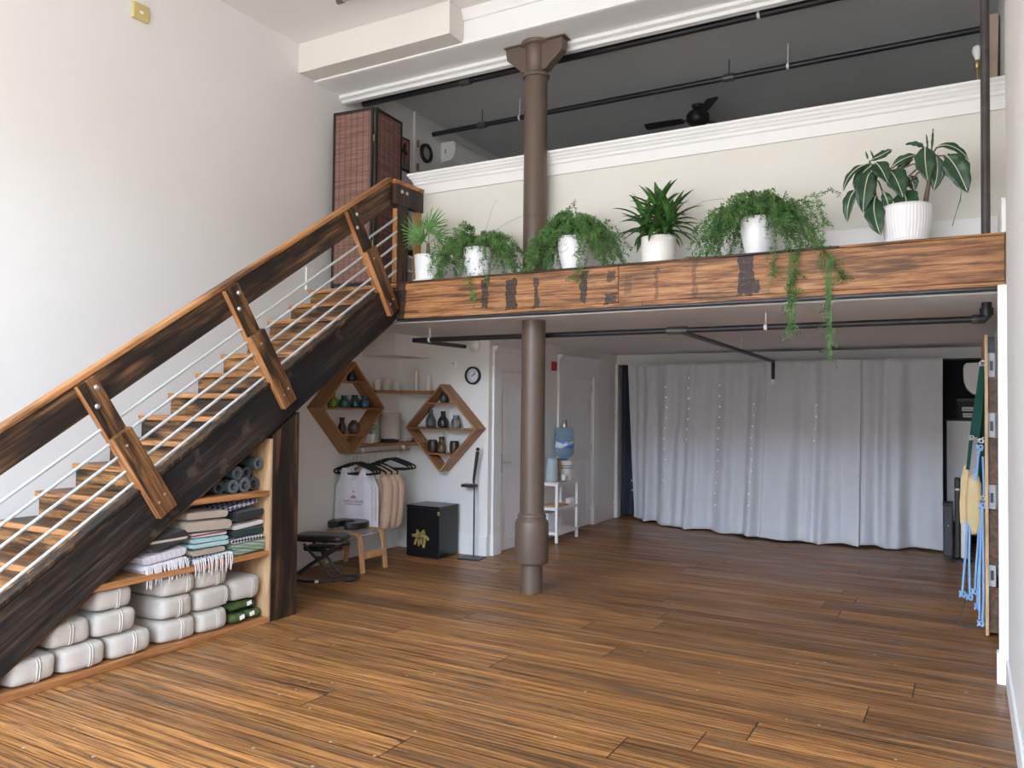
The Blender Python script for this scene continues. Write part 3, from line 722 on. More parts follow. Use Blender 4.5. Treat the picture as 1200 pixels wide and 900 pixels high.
M['bk_green'] = cloth('dark_green_blanket', (.012,.038,.032), .4, 90)
M['bk_sage'] = cloth('sage_striped_blanket', (0,0,0), stripe=((0,.2,1), 19, [(0,(.20,.29,.21)),(.4,(.42,.47,.37)),(.55,(.13,.24,.16)),(.85,(.46,.42,.24))]))
M['bk_cream'] = cloth('cream_blanket', (.66,.61,.57), .35, 120)
def weave(name, a, b_, sc):
    m, nt, b = new_mat(name)
    tc = N(nt, 'ShaderNodeTexCoord'); mp = N(nt, 'ShaderNodeMapping'); mp.inputs['Rotation'].default_value = (PI/4, 0, 0)
    nt.links.new(tc.outputs['Object'], mp.inputs[0])
    ck = N(nt, 'ShaderNodeTexChecker'); ck.inputs['Scale'].default_value = sc
    ck.inputs['Color1'].default_value = (*a, 1); ck.inputs['Color2'].default_value = (*b_, 1)
    nt.links.new(mp.outputs[0], ck.inputs['Vector']); nt.links.new(ck.outputs[0], b.inputs['Base Color']); b.inputs['Roughness'].default_value = .9
    return m
M['bk_navy'] = weave('navy_white_weave', (.05,.065,.11), (.55,.56,.60), 46)
M['bk_bw'] = weave('black_white_weave', (.018,.018,.022), (.52,.51,.52), 52)
M['bk_blue'] = weave('blue_white_weave', (.07,.09,.24), (.66,.66,.70), 34)
S0 = .537
blanket('lilac striped blanket with long white fringe hanging over the shelf edge', M['bk_lilac'], 3.29,3.625,S0,.660,-4.555,.5,2,.03,.13,1)
blanket('charcoal folded blanket with tan edge on top of the fringed lilac blanket', M['bk_charcoal'], 3.335,3.645,.676,.770,-4.565,.5,1,.055,None,2)
blanket('navy and white woven blanket with white tassels hanging over the shelf', M['bk_navy'], 3.655,3.985,S0,.585,-4.545,.5,1,.015,.12,3)
blanket('sand coloured thin blanket between the tasselled navy one and the aqua one', M['bk_beige2'], 3.66,3.95,.590,.632,-4.565,.5,1,.0,None,4)
blanket('pale aqua folded blanket under the red edged one', M['bk_aqua'], 3.665,3.99,.636,.704,-4.56,.5,2,0,None,5)
blanket('red and white edged blanket between the aqua and the oatmeal blankets', M['bk_red'], 3.66,3.985,.708,.742,-4.575,.5,1,-.005,None,6)
blanket('lower of two thick oatmeal blankets above the red edged blanket', M['bk_beige'], 3.60,4.00,.746,.822,-4.555,.5,1,-.010,None,7)
blanket('upper of two thick oatmeal blankets, topmost of the middle pile', M['bk_beige'], 3.62,3.985,.825,.884,-4.575,.5,1,-.008,None,8)
blanket('sage green striped blanket at the bottom of the right pile by the post', M['bk_sage'], 4.005,4.318,S0,.622,-4.56,.5,2,.0,None,9)
blanket('black and white woven blanket directly on the sage green blanket', M['bk_bw'], 4.00,4.315,.626,.662,-4.565,.5,1,.005,None,10)
blanket('dark green folded blanket in the middle of the right pile', M['bk_green'], 4.02,4.32,.667,.722,-4.57,.5,1,.014,None,11)
blanket('thin cream blanket sandwiched between dark green and black blankets', M['bk_cream'], 4.02,4.318,.728,.762,-4.575,.5,1,.03,None,12)
blanket('black rough blanket in the right pile below the blue patterned one', M['bk_black'], 4.05,4.318,.775,.850,-4.57,.5,1,.03,None,13)
blanket('blue and white patterned blanket on top of the right pile', M['bk_blue'], 4.02,4.31,.866,.905,-4.62,.45,1,.05,None,14)
blanket('flat black blanket lying behind on top of the oatmeal pile', M['bk_black'], 3.66,4.00,.888,.935,-4.70,.4,1,.0,None,15)

# ------------------------------------------------------------------ rolled mats on the upper shelf
M['mat_blue'] = mat('slate_blue_foam', (.055,.070,.085), .75, var=.12, bump=.15, bscale=120)
M['mat_end'] = mat('slate_foam_end', (.115,.135,.150), .8, var=.1)
M['mat_end_dark'] = mat('charcoal_foam_end', (.055,.062,.072), .8, var=.1)
M['mat_dark'] = mat('charcoal_foam', (.028,.030,.036), .75, var=.12, bump=.15, bscale=120)
def mat_roll(label, y, z, r, m, xf=-4.60, turns=3.2):
    t = T('rolled_mat', label, 'yoga mat', (xf, y, z-r), 'rolled mats on the upper cubby shelf')
    L = .60
    pr = [(r*.40,-L),(r*.97,-L),(r,-L+.006),(r,-.004),(r*.985,0)]
    MB().lathe(pr, (xf,y,z), 28, axis='x', cap=False).build('rolled_sheet', m, t)
    # the wound end: a flat spiral of plies around an open centre
    mb = MB(); n = int(turns*22); vs = []; fs = []; r0 = r*.42; pitch = (r*.985-r0)/turns
    for i in range(n+1):
        q = 2*PI*turns*i/n; ri = r0 + (r*.985-r0-pitch*.0)*max(0, i/n - 1/turns*.0); ro = min(r*.985, ri+pitch*.86)
        for rr_, x in ((ri, xf-.03), (ri, xf+.0005), (ro, xf+.0005), (ro, xf-.03)): vs.append((x, y+rr_*math.cos(q), z+rr_*math.sin(q)))
    for i in range(n):
        for k in range(3): fs.append((i*4+k, i*4+k+1, i*4+4+k+1, i*4+4+k))
    mb.add(vs, fs, False)
    mb.lathe([(r*.41,-L+.01),(r*.41,-.002)], (xf,y,z), 24, axis='x', cap=False)
    mb.build('wound_end', M['mat_end'] if m is M['mat_blue'] else M['mat_end_dark'], t)
    return t
mat_roll('slate blue rolled mat, highest one beside the end panel', 4.268, 1.188, .046, M['mat_blue'])
mat_roll('dark rolled mat, leftmost in the bottom row under the stringer', 3.925, 1.032, .048, M['mat_dark'], -4.62)
mat_roll('slate blue rolled mat with open centre, second in the bottom row', 4.028, 1.033, .050, M['mat_blue'], -4.59)
mat_roll('thick loosely rolled slate mat, third in the bottom row', 4.140, 1.037, .055, M['mat_blue'], -4.60, 2.4)
mat_roll('charcoal rolled mat at the right end of the bottom row', 4.262, 1.034, .052, M['mat_dark'], -4.64)
mat_roll('slate blue rolled mat resting in the second row over the open-centred one', 4.082, 1.124, .049, M['mat_blue'], -4.61)
mat_roll('charcoal rolled mat tucked in the second row on the right', 4.196, 1.122, .044, M['mat_dark'], -4.64)

# ------------------------------------------------------------------ diamond shelves
def diamond(name, label, axis, c, hw, hh, depth):
    """axis 'y': on the left wall (faces +x); axis 'x': on the alcove wall (faces -y). c = centre on the wall face."""
    t = T(name, label, 'wall shelf', c, 'diamond display shelves')
    cx, cy, cz = c; th = .02
    def P(u, v, d):
        return (cx+d, cy+u, cz+v) if axis == 'y' else (cx+u, cy-d, cz+v)
    A = [(0, hh), (hw, 0), (0, -hh), (-hw, 0)]
    k = 1 - .02*math.sqrt(1/hw**2 + 1/hh**2)
    for i in range(4):
        a, b_ = A[i], A[(i+1) % 4]
        rising = (i % 2 == 1)
        if axis == 'y': m = M['dia_y1'] if rising else M['dia_y2']
        else: m = M['dia_x1'] if rising else M['dia_x2']
        q = [P(a[0],a[1],.002), P(b_[0],b_[1],.002), P(b_[0]*k,b_[1]*k,.002), P(a[0]*k,a[1]*k,.002)]
        off = Vector(P(0,0,depth)) - Vector(P(0,0,.002))
        MB().prism(q, off).build('side_board', m, t, bevel=.0015)
    for z in (.58, .0, -.57):
        w = hw*(1-abs(z))*k; zz = z*hh
        MB().prism([P(-w+.001+(th if z<=-.1 else 0)*0,zz+.0,.004), P(w-.001,zz,.004), P(w-.001,zz,depth-.003), P(-w+.001,zz,depth-.003)], (0,0,-.018)).build('shelf_board', M['shelf_y'] if axis == 'y' else M['shelf_x'], t)
    return t
diamond('diamond_shelf', 'diamond shaped wooden shelf on the left wall holding green and blue vases', 'y', (XL, 6.39, 1.592), .487, .478, .21)
diamond('diamond_shelf', 'diamond shaped wooden shelf by the wall clock holding grey and brown vases', 'x', (-5.003, 7.41, 1.378), .475, .482, .20)

def glaze(name, col, col2=None, rough=.25, scale=9):
    m, nt, b = new_mat(name)
    tc = N(nt, 'ShaderNodeTexCoord'); nz = N(nt, 'ShaderNodeTexNoise'); nz.inputs['Scale'].default_value = scale; nz.inputs['Detail'].default_value = 4
    nt.links.new(tc.outputs['Object'], nz.inputs['Vector'])
    c2 = col2 or tuple(x*.6 for x in col)
    r = ramp(nt, [(.35, c2), (.65, col)]); nt.links.new(nz.outputs['Fac'], r.inputs[0]); nt.links.new(r.outputs[0], b.inputs['Base Color'])
    b.inputs['Roughness'].default_value = rough
    return m
SHAPES = {
 'bottle': [(.62,0),(.95,.06),(1,.30),(.90,.50),(.48,.70),(.40,.80),(.42,.94),(.52,1)],
 'squat': [(.75,0),(.98,.10),(1,.40),(.85,.66),(.50,.74),(.50,.88),(.62,1)],
 'jar': [(.72,0),(.95,.10),(1,.42),(.88,.68),(.62,.80),(.62,.90),(.74,1)],
 'mug': [(.74,0),(.90,.10),(1,.45),(.95,.80),(.82,1)],
 'tall': [(.70,0),(.92,.10),(1,.32),(.80,.55),(.55,.68),(.52,.88),(.72,1)],
 'ginger': [(.60,0),(.85,.14),(1,.45),(.90,.70),(.55,.88),(.42,.95),(.45,1)],
 'pear': [(.55,0),(.85,.12),(1,.38),(.80,.62),(.45,.80),(.30,.92),(.34,1)],
}
def vase(label, x, y, z, r, h, shape, m, group, ribs=0):
    pr = [(a*r, b_*h) for a, b_ in SHAPES[shape]]
    fine = []
    for i in range(len(pr)-1):
        for k in range(4):
            u = k/4; fine.append((pr[i][0]*(1-u)+pr[i+1][0]*u, pr[i][1]*(1-u)+pr[i+1][1]*u))
    fine.append(pr[-1])
    for _ in range(2):
        fine = [fine[0]] + [((fine[i-1][0]+2*fine[i][0]+fine[i+1][0])/4, fine[i][1]) for i in range(1, len(fine)-1)] + [fine[-1]]
    top = fine[-1]
    fine += [(top[0]-.004, top[1]), (top[0]-.006, top[1]-h*.15), (top[0]*.5, top[1]-h*.3)]
    if ribs: fine = [(a*(1+.025*math.sin(b_/h*ribs*2*PI)), b_) for a, b_ in fine]
    return one(MB().lathe(fine, (x, y, z), 28), 'vase', m, label, 'vase', group, org=(x, y, z))
G1, G2 = 'vases in the left wall diamond shelf', 'vases in the clock wall diamond shelf'
zt, zm, zb = 1.592+.58*.478+.001, 1.593, 1.592-.57*.478+.001
vase('small dark blue vase alone in the peak of the left wall diamond', -5.60, 6.44, zt, .045, .105, 'squat', glaze('ink_blue_glaze', (.035,.065,.10)), G1)
vase('lime green vase, first on the middle level of the left wall diamond', -5.60, 6.165, zm, .057, .155, 'bottle', glaze('lime_glaze', (.23,.27,.025), (.13,.17,.012)), G1)
vase('squat teal vase second on the middle level beside the lime green one', -5.60, 6.335, zm, .058, .128, 'squat', glaze('teal_glaze', (.035,.13,.12)), G1)
vase('dark teal round vase third on the middle level of the left wall diamond', -5.60, 6.50, zm, .050, .133, 'jar', glaze('deep_teal_glaze', (.028,.10,.10)), G1)
vase('blue round vase with narrow neck at the right of the middle level', -5.60, 6.655, zm, .055, .125, 'squat', glaze('blue_glaze', (.04,.12,.20)), G1)
vase('tall dark brown bottle vase on the low level of the left wall diamond', -5.60, 6.305, zb, .045, .172, 'tall', glaze('umber_glaze', (.055,.028,.020)), G1)
vase('ribbed grey brown pot on the low level of the left wall diamond', -5.60, 6.49, zb, .064, .142, 'ginger', glaze('taupe_glaze', (.115,.095,.065)), G1, 9)
zt, zm, zb = 1.378+.58*.482+.001, 1.379, 1.378-.57*.482+.001
vase('greenish dark jar alone in the peak of the clock wall diamond', -5.02, 7.31, zt, .050, .115, 'jar', glaze('olive_dark_glaze', (.06,.065,.05)), G2)
vase('slate grey bottle vase at the left of the middle level', -5.195, 7.31, zm, .057, .198, 'bottle', glaze('slate_glaze', (.10,.105,.115)), G2)
vase('near black bottle vase in the centre of the middle level', -5.03, 7.31, zm, .060, .182, 'bottle', glaze('black_brown_glaze', (.035,.030,.032)), G2)
vase('silvery grey jar at the right of the middle level', -4.858, 7.31, zm, .052, .140, 'jar', glaze('silver_glaze', (.22,.21,.19)), G2)
vase('dark brown barrel cup at the left of the lowest level', -5.165, 7.31, zb, .057, .138, 'mug', glaze('brown_barrel_glaze', (.065,.038,.032)), G2, 5)
vase('bronze bottle vase with flared mouth between two brown barrel cups', -5.045, 7.31, zb, .052, .175, 'tall', glaze('bronze_glaze', (.17,.12,.055), (.07,.05,.03), .2), G2)
vase('dark brown barrel cup at the right of the lowest level', -4.875, 7.31, zb, .056, .134, 'mug', glaze('brown_barrel_glaze2', (.06,.036,.030)), G2, 5)

# ------------------------------------------------------------------ corner wall shelves
t = T('corner_shelf', 'upper wooden wall shelf carrying candles between the two diamonds', 'wall shelf', (-5.5, 7.3, 1.76))
MB().box(XL+.002, -5.515, 6.78, 7.407, 1.752, 1.787).build('shelf_board', M['shelf_y'], t, bevel=.002)
MB().box(-5.513, -5.12, 7.215, 7.407, 1.752, 1.787).build('shelf_board', M['shelf_x'], t, bevel=.002)
t = T('corner_shelf', 'lower wooden wall shelf with a brass clothes rail below it', 'wall shelf', (-5.5, 7.2, 1.2))
MB().box(XL+.002, -5.515, 6.48, 7.407, 1.175, 1.210).build('shelf_board', M['shelf_y'], t, bevel=.002)
MB().box(-5.513, -5.22, 7.215, 7.407, 1.175, 1.210).build('shelf_board', M['shelf_x'], t, bevel=.002)
M['brass'] = mat('aged_brass', (.42,.30,.14), .35, metal=.8)
MB().cyl((-5.48, 6.30, 1.125), (-5.48, 7.30, 1.125), .011, 12).build('clothes_rail', M['brass'], t)
for y in (6.50, 7.20):
    MB().box(-5.49, -5.47, y-.01, y+.01, 1.12, 1.174).box(-5.49, -5.47, y-.012, y+.012, 1.168, 1.1745).build('rail_bracket', M['white_metal'], t)
M['wax'] = mat('ivory_wax', (.72,.66,.55), .5, var=.03)
M['wick'] = mat('wick', (.05,.04,.03), .8)
def candle(label, x, y, r, h):
    t = T('candle', label, 'candle', (x, y, 1.788), 'pillar candles on the upper wall shelf')
    MB().lathe([(r,0),(r,h-.004),(r-.004,h),(r*.7,h-.004),(.004,h-.006)], (x,y,1.788), 20).build('wax', M['wax'], t)
    MB().cyl((x,y,1.788+h-.008), (x+.002,y,1.788+h+.010), .0015, 6).build('wick', M['wick'], t)
candle('short wide ivory candle, nearest the left wall diamond', -5.60, 6.86, .038, .115)
candle('slim pale candle between two short ivory candles', -5.60, 7.02, .033, .128)
candle('short ivory candle, third along the upper wall shelf', -5.60, 7.19, .038, .105)
candle('tallest slim ivory taper on the upper wall shelf', -5.405, 7.31, .024, .222)
candle('tall ivory candle closest to the clock wall diamond', -5.235, 7.31, .028, .172)
vase('mottled pale green vase on the lower shelf beside the lamp', -5.60, 6.83, 1.211, .060, .20, 'pear', glaze('celadon_glaze', (.36,.43,.33), (.16,.22,.15), .25, 28), None)
t = T('table_lamp', 'small lamp with beige drum shade on the lower corner shelf', 'lamp', (-5.59, 7.09, 1.211))
MB().lathe([(.085,0),(.092,.008),(.092,.026),(.05,.034),(.012,.036),(.012,.10)], (-5.59,7.09,1.211), 24).build('base', M['black_plastic'], t)
for k in range(14):
    a = 2*PI*k/14; 
mb = MB()
for k in range(14):
    a = 2*PI*k/14; mb.lathe([(.003,-.014),(.011,-.008),(.014,0),(.011,.008),(.003,.014)], (-5.59+.088*math.cos(a), 7.09+.088*math.sin(a), 1.227), 8)
mb.build('beaded_rim', M['black_plastic'], t)
MB().lathe([(.114,.04),(.114,.325),(.110,.325),(.110,.04)], (-5.59,7.09,1.211), 36, cap=False).build('drum_shade', cloth('linen_shade', (.44,.385,.325), .3, 140), t)
M['page'] = mat('card_white', (.74,.70,.66), .7)
tb = T('propped_card', 'white folded card leaning on the lower shelf beside the green vase', 'card', (-5.58, 6.68, 1.211))
MB().obox((-5.58,6.69,1.262), (.055,0,0), (0,.016,-.048), (0,.0012,.0004)).build('front_leaf', M['page'], tb)
MB().obox((-5.58,6.735,1.262), (.055,0,0), (0,.016,.048), (0,.0012,-.0004)).build('back_leaf', M['page'], tb)
one(MB().cushion((-5.47,7.31,1.234), (.045,.04,.022), (2.4,2.4,2.2), 8, .01, 30, 3), 'pink_crystal', mat('rose_stone', (.42,.27,.25), .4, var=.3, scale=25), 'small dusky pink stone on the lower shelf by the corner', 'stone', org=(-5.47,7.31,1.211))
# ------------------------------------------------------------------ clothes on the rail
M['velvet'] = mat('black_velvet', (.012,.011,.012), .8, var=.2)
M['tank'] = cloth('white_jersey', (.74,.72,.77), .12, 180)
M['sweat'] = cloth('peach_fleece', (.56,.40,.29), .25, 140)
M['print'] = mat('faded_red_print', (.36,.17,.17), .8)
RX, RZ = -5.48, 1.125
def frame(y, a):
    u = Vector((math.cos(a), math.sin(a), 0)); n = Vector((-math.sin(a), math.cos(a), 0)); o = Vector((RX, y, 0))
    return lambda uu, nn, z: o + u*uu + n*nn + Vector((0,0,z))
def hanger_obj(label, y, a, zs=.955, hw=.215, grp='black velvet hangers on the clothes rail'):
    F = frame(y, a)
    t = T('clothes_hanger', label, 'hanger', F(0,0,RZ), grp)
    MB().tube([F(-.006,0,RZ-.012), F(-.017,0,RZ+.004), F(-.008,0,RZ+.018), F(.006,0,RZ+.018), F(.016,0,RZ+.004), F(.010,0,RZ-.020), F(0,0,RZ-.035), F(0,0,zs+.075)], .0022, 6).build('hook', M['grey_metal'], t)
    pts = []
    for s in range(0, 21):
        k = s/20; uu = hw*(2*k-1); z = zs + .075 - .075*abs(2*k-1)**1.25
        pts.append(F(uu,0,z))
    pts += [F(hw+.012,0,zs-.012), F(hw+.006,0,zs-.030), F(hw-.02,0,zs-.036)] + [F(hw*(.85-1.7*k/8),0,zs-.038) for k in range(9)] + [F(-hw+.02,0,zs-.036), F(-hw-.006,0,zs-.030), F(-hw-.012,0,zs-.012)]
    MB().tube(pts, .0105, 8, closed=True).build('velvet_frame', M['velvet'], t)
    return t
def garment(name, label, cat, y, a, w, t_, zh, ztop, m, grp, front_dip=0.0, nphi=96, nz=26, seed=0, sleeves=False, taper=0.0):
    F = frame(y, a)
    t = T(name, label, cat, F(0,0,zh), grp)
    def pt(i, j):
        ph = 2*PI*i; v = j
        c, s = math.cos(ph), math.sin(ph)
        uu = w*math.copysign(abs(c)**.85, c)
        zt = ztop(abs(uu)) - (front_dip if s < 0 else 0.0)*max(0, 1-abs(uu)/.09)
        z = zh + v*(zt-zh)
        rip = .010*(1-v)*math.sin(uu*34+seed) + .006*noise.noise(Vector((uu*8, z*5, seed)))
        nn = t_*s*(1-.35*v) + rip
        return F(uu*(1+taper*(1-v)), nn, z + .006*math.sin(uu*22+seed)*(1-v))
    b = MB().grid(pt, nphi, nz).build('garment_body', m, t, solid=.003)
    if sleeves:
        for sg in (-1, 1):
            pts = [F(sg*(w-.03),0,ztop(w)-.035), F(sg*(w+.012),-.002,ztop(w)-.10), F(sg*(w+.020),-.006,.74), F(sg*(w+.016),-.014,.58), F(sg*(w+.006),-.02,.46), F(sg*(w-.006),-.02,.37), F(sg*(w-.008),-.02,.335)]
            if sg < 0: pts = [F(-(w-.045)+0*q, -.01, z) for q, z in ((0,.85),(0,.78),(0,.70),(0,.6),(0,.5),(0,.4),(0,.345))]
            MB().tube(pts, [.045,.058,.060,.058,.060,.058,.036], 14, flat=1.0).build('sleeve', m, t)
    return t, F
def tz(u):
    if u < .095: return .875 + .095*(u/.095)**2
    if u < .135: return .972
    return .972 - .20*min(1, (u-.135)/.075)**.6
AT = .20
for k, (yy, lb, hl) in enumerate(((6.36, 'front white tank top printed with a red house emblem', 'black velvet hanger holding the front printed tank top'), (6.415, 'second white tank top showing just behind the printed one', 'black velvet hanger holding the second white tank top'), (6.47, 'third white tank top closest to the peach sweatshirts', 'black velvet hanger holding the third white tank top'))):
    dx = .012*k
    hanger_obj(hl, yy, AT, .952)
    t, F = garment('tank_top', lb, 'tank top', yy, AT, .208, .019, .325 + .012*k, tz, M['tank'], 'white tank tops on the rail', .02, seed=k*1.7, taper=.04)
    if k == 0:
        rot = (PI/2, 0, AT)
        text('lettering', 'EARTH HOUSE', .036, M['print'], t, F(.02,-.034,.625), rot)
        MB().obox(F(.02,-.0345,.606), F(.095,0,0)-F(0,0,0), (0,.0006,0), (0,0,.0028)).build('printed_underline', M['print'], t)
        lg = MB()
        q = [F(.02+.034*math.cos(a_*PI/10), -.034, .668+.030*math.sin(a_*PI/10)) for a_ in range(11)]
        lg.prism(q, F(0,-.001,0)-F(0,0,0))
        q = [F(.02+.010*math.cos(a_*PI/7), -.034, .735+.010*math.sin(a_*PI/7)) for a_ in range(14)]
        lg.prism(q, F(0,-.001,0)-F(0,0,0)); lg.build('printed_emblem', M['print'], t)
def sz(u):
    return .985 - .10*min(1.2, max(0, u-.06)/.16)**1.15 - (.02 if u < .05 else 0)
for k, (yy, lb, hl) in enumerate(((6.60, 'peach sweatshirt with a white paper tag, nearest the tank tops', 'black velvet hanger under the tagged peach sweatshirt'), (6.70, 'peach sweatshirt in the middle of the three', 'black velvet hanger under the middle peach sweatshirt'), (6.80, 'peach sweatshirt at the far end next to the empty hangers', 'black velvet hanger under the farthest peach sweatshirt'))):
    hanger_obj(hl, yy, AT, .925, .19)
    t, F = garment('sweatshirt', lb, 'sweatshirt', yy, AT, .205, .034, .43+.012*k, sz, M['sweat'], 'peach sweatshirts on the rail', .03, seed=5+k*2.1, sleeves=True, taper=.03)
    if k == 0: MB().obox(F(.125,-.040,.885), (.022,.004,0), (0,.001,0), (0,0,.032)).build('paper_tag', M['white_tag'], t)
for yy, lb in ((6.92, 'empty black hanger just behind the last peach sweatshirt'), (6.985, 'empty black hanger second behind the sweatshirts'), (7.05, 'empty black hanger at the far end of the rail by the corner')):
    hanger_obj(lb, yy, AT+.15, .965, .22)

# ------------------------------------------------------------------ birch headstand stool
sx_, sy_ = -5.33, 6.21
t = T('headstand_stool', 'bent birch headstand stool with black horseshoe pad beside the hanging clothes', 'stool', (sx_, sy_, 0))
def bent(y, x0, x1, h, th=.022, w=.052):
    def path(off):
        p = [(x1+.0, 0)]
        p.append((x1-.035, h-.10))
        for k in range(7):
            a = k/6*PI/2*.93
            p.append((x1-.042-.06*(1-math.cos(a)), h-.085+.085*math.sin(a)))
        return p
    out = path(0); out2 = [(x0+x1-x, z) for x, z in out]
    outer = out + out2[::-1]
    inner = []
    n = len(outer)
    for i in range(n):
        a, b_ = outer[max(0,i-1)], outer[min(n-1,i+1)]
        d = Vector((b_[0]-a[0], b_[1]-a[1])).normalized(); nn = Vector((-d.y, d.x))
        inner.append((outer[i][0]+nn.x*th, max(0, outer[i][1]+nn.y*th)))
    mb = MB(); vs = []; fs = []
    for (o_, i_) in zip(outer, inner):
        for (q, yy) in ((o_, y-w/2), (o_, y+w/2), (i_, y+w/2), (i_, y-w/2)): vs.append((q[0], yy, q[1]))
    for i in range(n-1):
        for k in range(4): fs.append((i*4+k, i*4+(k+1)%4, i*4+4+(k+1)%4, i*4+4+k))
    fs += [(0,1,2,3), tuple(4*(n-1)+k for k in (3,2,1,0))]
    return mb.add(vs, fs, False)
for y in (6.04, 6.385): bent(y, -5.60, -5.06, .385).build('bent_leg_frame', M['birch'], t, bevel=.002)
for x, s in ((-5.082, 1), (-5.578, -1)):
    MB().obox((x, 6.2125, .16), (.010,0,0), (0,.145,0), (0,0,.032)).build('crossbar', M['birch'], t, bevel=.003)
M['sling'] = mat('white_sling', (.72,.72,.72), .5)
def slg(i, j): return (-5.50+.36*i, 6.068+.29*j, .352-.075*math.sin(PI*i)*(.7+.3*math.sin(PI*j)))
MB().grid(slg, 14, 8).build('sling_seat', M['sling'], t, solid=.006)
pad = []
cxp, cyp = -5.40, 6.20
for k in range(40):
    a = 2*PI*k/40; c, s = math.cos(a), math.sin(a)
    pad.append((cxp+.195*math.copysign(abs(c)**.6, c), cyp+.19*math.copysign(abs(s)**.6, s)))
# horseshoe: lobes around a neck gap that opens toward the room
horse = []
for k in range(33):
    a = math.radians(-62) + math.radians(304)*k/32
    c, s = math.cos(a), math.sin(a); a2 = a - PI/2 + PI/2
    horse.append((c, s))
outer = [(cxp+.21*s, cyp+.20*c*-1) for c, s in [(math.cos(math.radians(28+304*k/32)), math.sin(math.radians(28+304*k/32))) for k in range(33)]]
inner = [(cxp+.075*s, cyp-.02+.085*c*-1) for c, s in [(math.cos(math.radians(40+280*k/32)), math.sin(math.radians(40+280*k/32))) for k in range(33)]]
MB().prism([(x,y,.398) for x,y in outer] + [(x,y,.398) for x,y in inner[::-1]], (0,0,.062)).build('horseshoe_pad', M['black_vinyl'], t, bevel=.018, seg=3)

# ------------------------------------------------------------------ folding black bench
t = T('folding_bench', 'black padded folding bench with crossed tubular frame beside the timber post', 'bench', (-5.22, 5.66, 0))
dv = Vector((-.93,-.37,0)).normalized(); pv = Vector((-dv.y, dv.x, 0)); pv = pv if pv.y > 0 else -pv
c0 = Vector((-5.25, 5.665, .385))
rm = Matrix((dv, pv, Vector((0,0,1)))).transposed()
MB().cushion(c0, (.245,.145,.034), (7,7,3.2), 12, rot=rm).build('seat_pad', M['black_vinyl'], t)
MB().cushion(c0+dv*.02+Vector((0,0,-.10)), (.14,.10,.026), (6,6,3), 8, rot=rm).build('lower_pad', M['black_vinyl'], t)
for sg in (-1, 1):
    o_ = c0 + pv*(.10*sg)
    f = MB().tube([o_-dv*.235+Vector((0,0,-.075)), o_-dv*.17+Vector((0,0,-.085)), o_-dv*.08+Vector((0,0,-.14)), o_+dv*.10+Vector((0,0,-.255)), o_+dv*.26+Vector((0,0,-.372))], .0135, 10)
    f.build('frame_tube', M['black_metal'], t)
    MB().tube([o_+dv*.14+Vector((0,0,-.05)), o_+dv*.10+Vector((0,0,-.10)), o_-dv*.02+Vector((0,0,-.215)), o_-dv*.12+Vector((0,0,-.330)), o_-dv*.19+Vector((0,0,-.366)), o_-dv*.30+Vector((0,0,-.371))], .0135, 10).build('frame_tube', M['black_metal'], t)
    MB().lathe([(.022,-.014),(.026,-.008),(.026,.008),(.022,.014)], o_+dv*.0+Vector((0,0,-.185)), 12, axis='y').build('pivot_knob', M['black_plastic'], t)
q = c0 + Vector((0,0,-.371))
lp = [q-dv*.28+pv*.10, q-dv*.335+pv*.085, q-dv*.35+pv*.04, q-dv*.35-pv*.04, q-dv*.335-pv*.085, q-dv*.28-pv*.10]
MB().tube(lp, .0135, 10).build('floor_loop', M['black_metal'], t)
lp = [q+dv*.24+pv*.10, q+dv*.275+pv*.085, q+dv*.285, q+dv*.275-pv*.085, q+dv*.24-pv*.10]
MB().tube(lp, .0135, 10).build('floor_loop', M['black_metal'], t)
lp = [q-dv*.18-pv*.105, q-dv*.05-pv*.20, q+dv*.08-pv*.215, q+dv*.20-pv*.18, q+dv*.24-pv*.10]
MB().tube(lp, .0135, 10).build('floor_loop', M['black_metal'], t)
MB().cyl(lp[1]+Vector((0,0,.001)), lp[1]*.75+lp[2]*.25+Vector((0,0,.001)), .0142, 10).build('white_sleeve', M['white_plastic'], t)

# ------------------------------------------------------------------ black lacquer box with gold character
M['lacquer'] = mat('black_lacquer', (.008,.008,.010), .28, var=.1)
M['gold'] = mat('gold_paint', (.36,.275,.085), .5, var=.25, scale=30)
t = T('lacquer_box', 'square black lacquer box with a gold brushed character in the corner', 'box', (-5.045, 7.16, 0))
bx = MB().box(-5.265, -4.838, 6.985, 7.345, .012, .528).build('box_body', M['lacquer'], t, bevel=.004)
MB().box(-5.270, -4.833, 6.980, 7.350, .529, .551).build('lid', M['lacquer'], t, bevel=.004)
MB().box(-5.25, -4.855, 7.0, 7.33, 0, .0118).build('plinth', M['black_plastic'], t)
for x in (-4.8385,): 
    MB().box(-4.862, -4.836, 6.9835, 6.9865, .46, .50).build('corner_clasp', M['gold'], t)
st_ = MB()
def stroke(pts, w):
    P = []
    for (a, b_) in pts:
        px, py = 478+a/30, 615+b_/30
        P.append(Vector((-5.205+(px-482)/21*.239, 0, .305-(py-619)/23*.190)))
    ww = w/30/21*.239/2*1.0
    for i, p in enumerate(P):
        st_.prism([(p.x+ww*math.cos(a*PI/6), 6.984, p.z+ww*math.sin(a*PI/6)) for a in range(12)], (0,-.0015-.0002*i,0))
        if i:
            d = (p-P[i-1]).normalized(); n_ = Vector((-d.z, 0, d.x))*ww
            st_.prism([(P[i-1]+n_)+Vector((0,6.984,0)), (p+n_)+Vector((0,6.984,0)), (p-n_)+Vector((0,6.984,0)), (P[i-1]-n_)+Vector((0,6.984,0))], (0,-.0014-.0001*i,0))
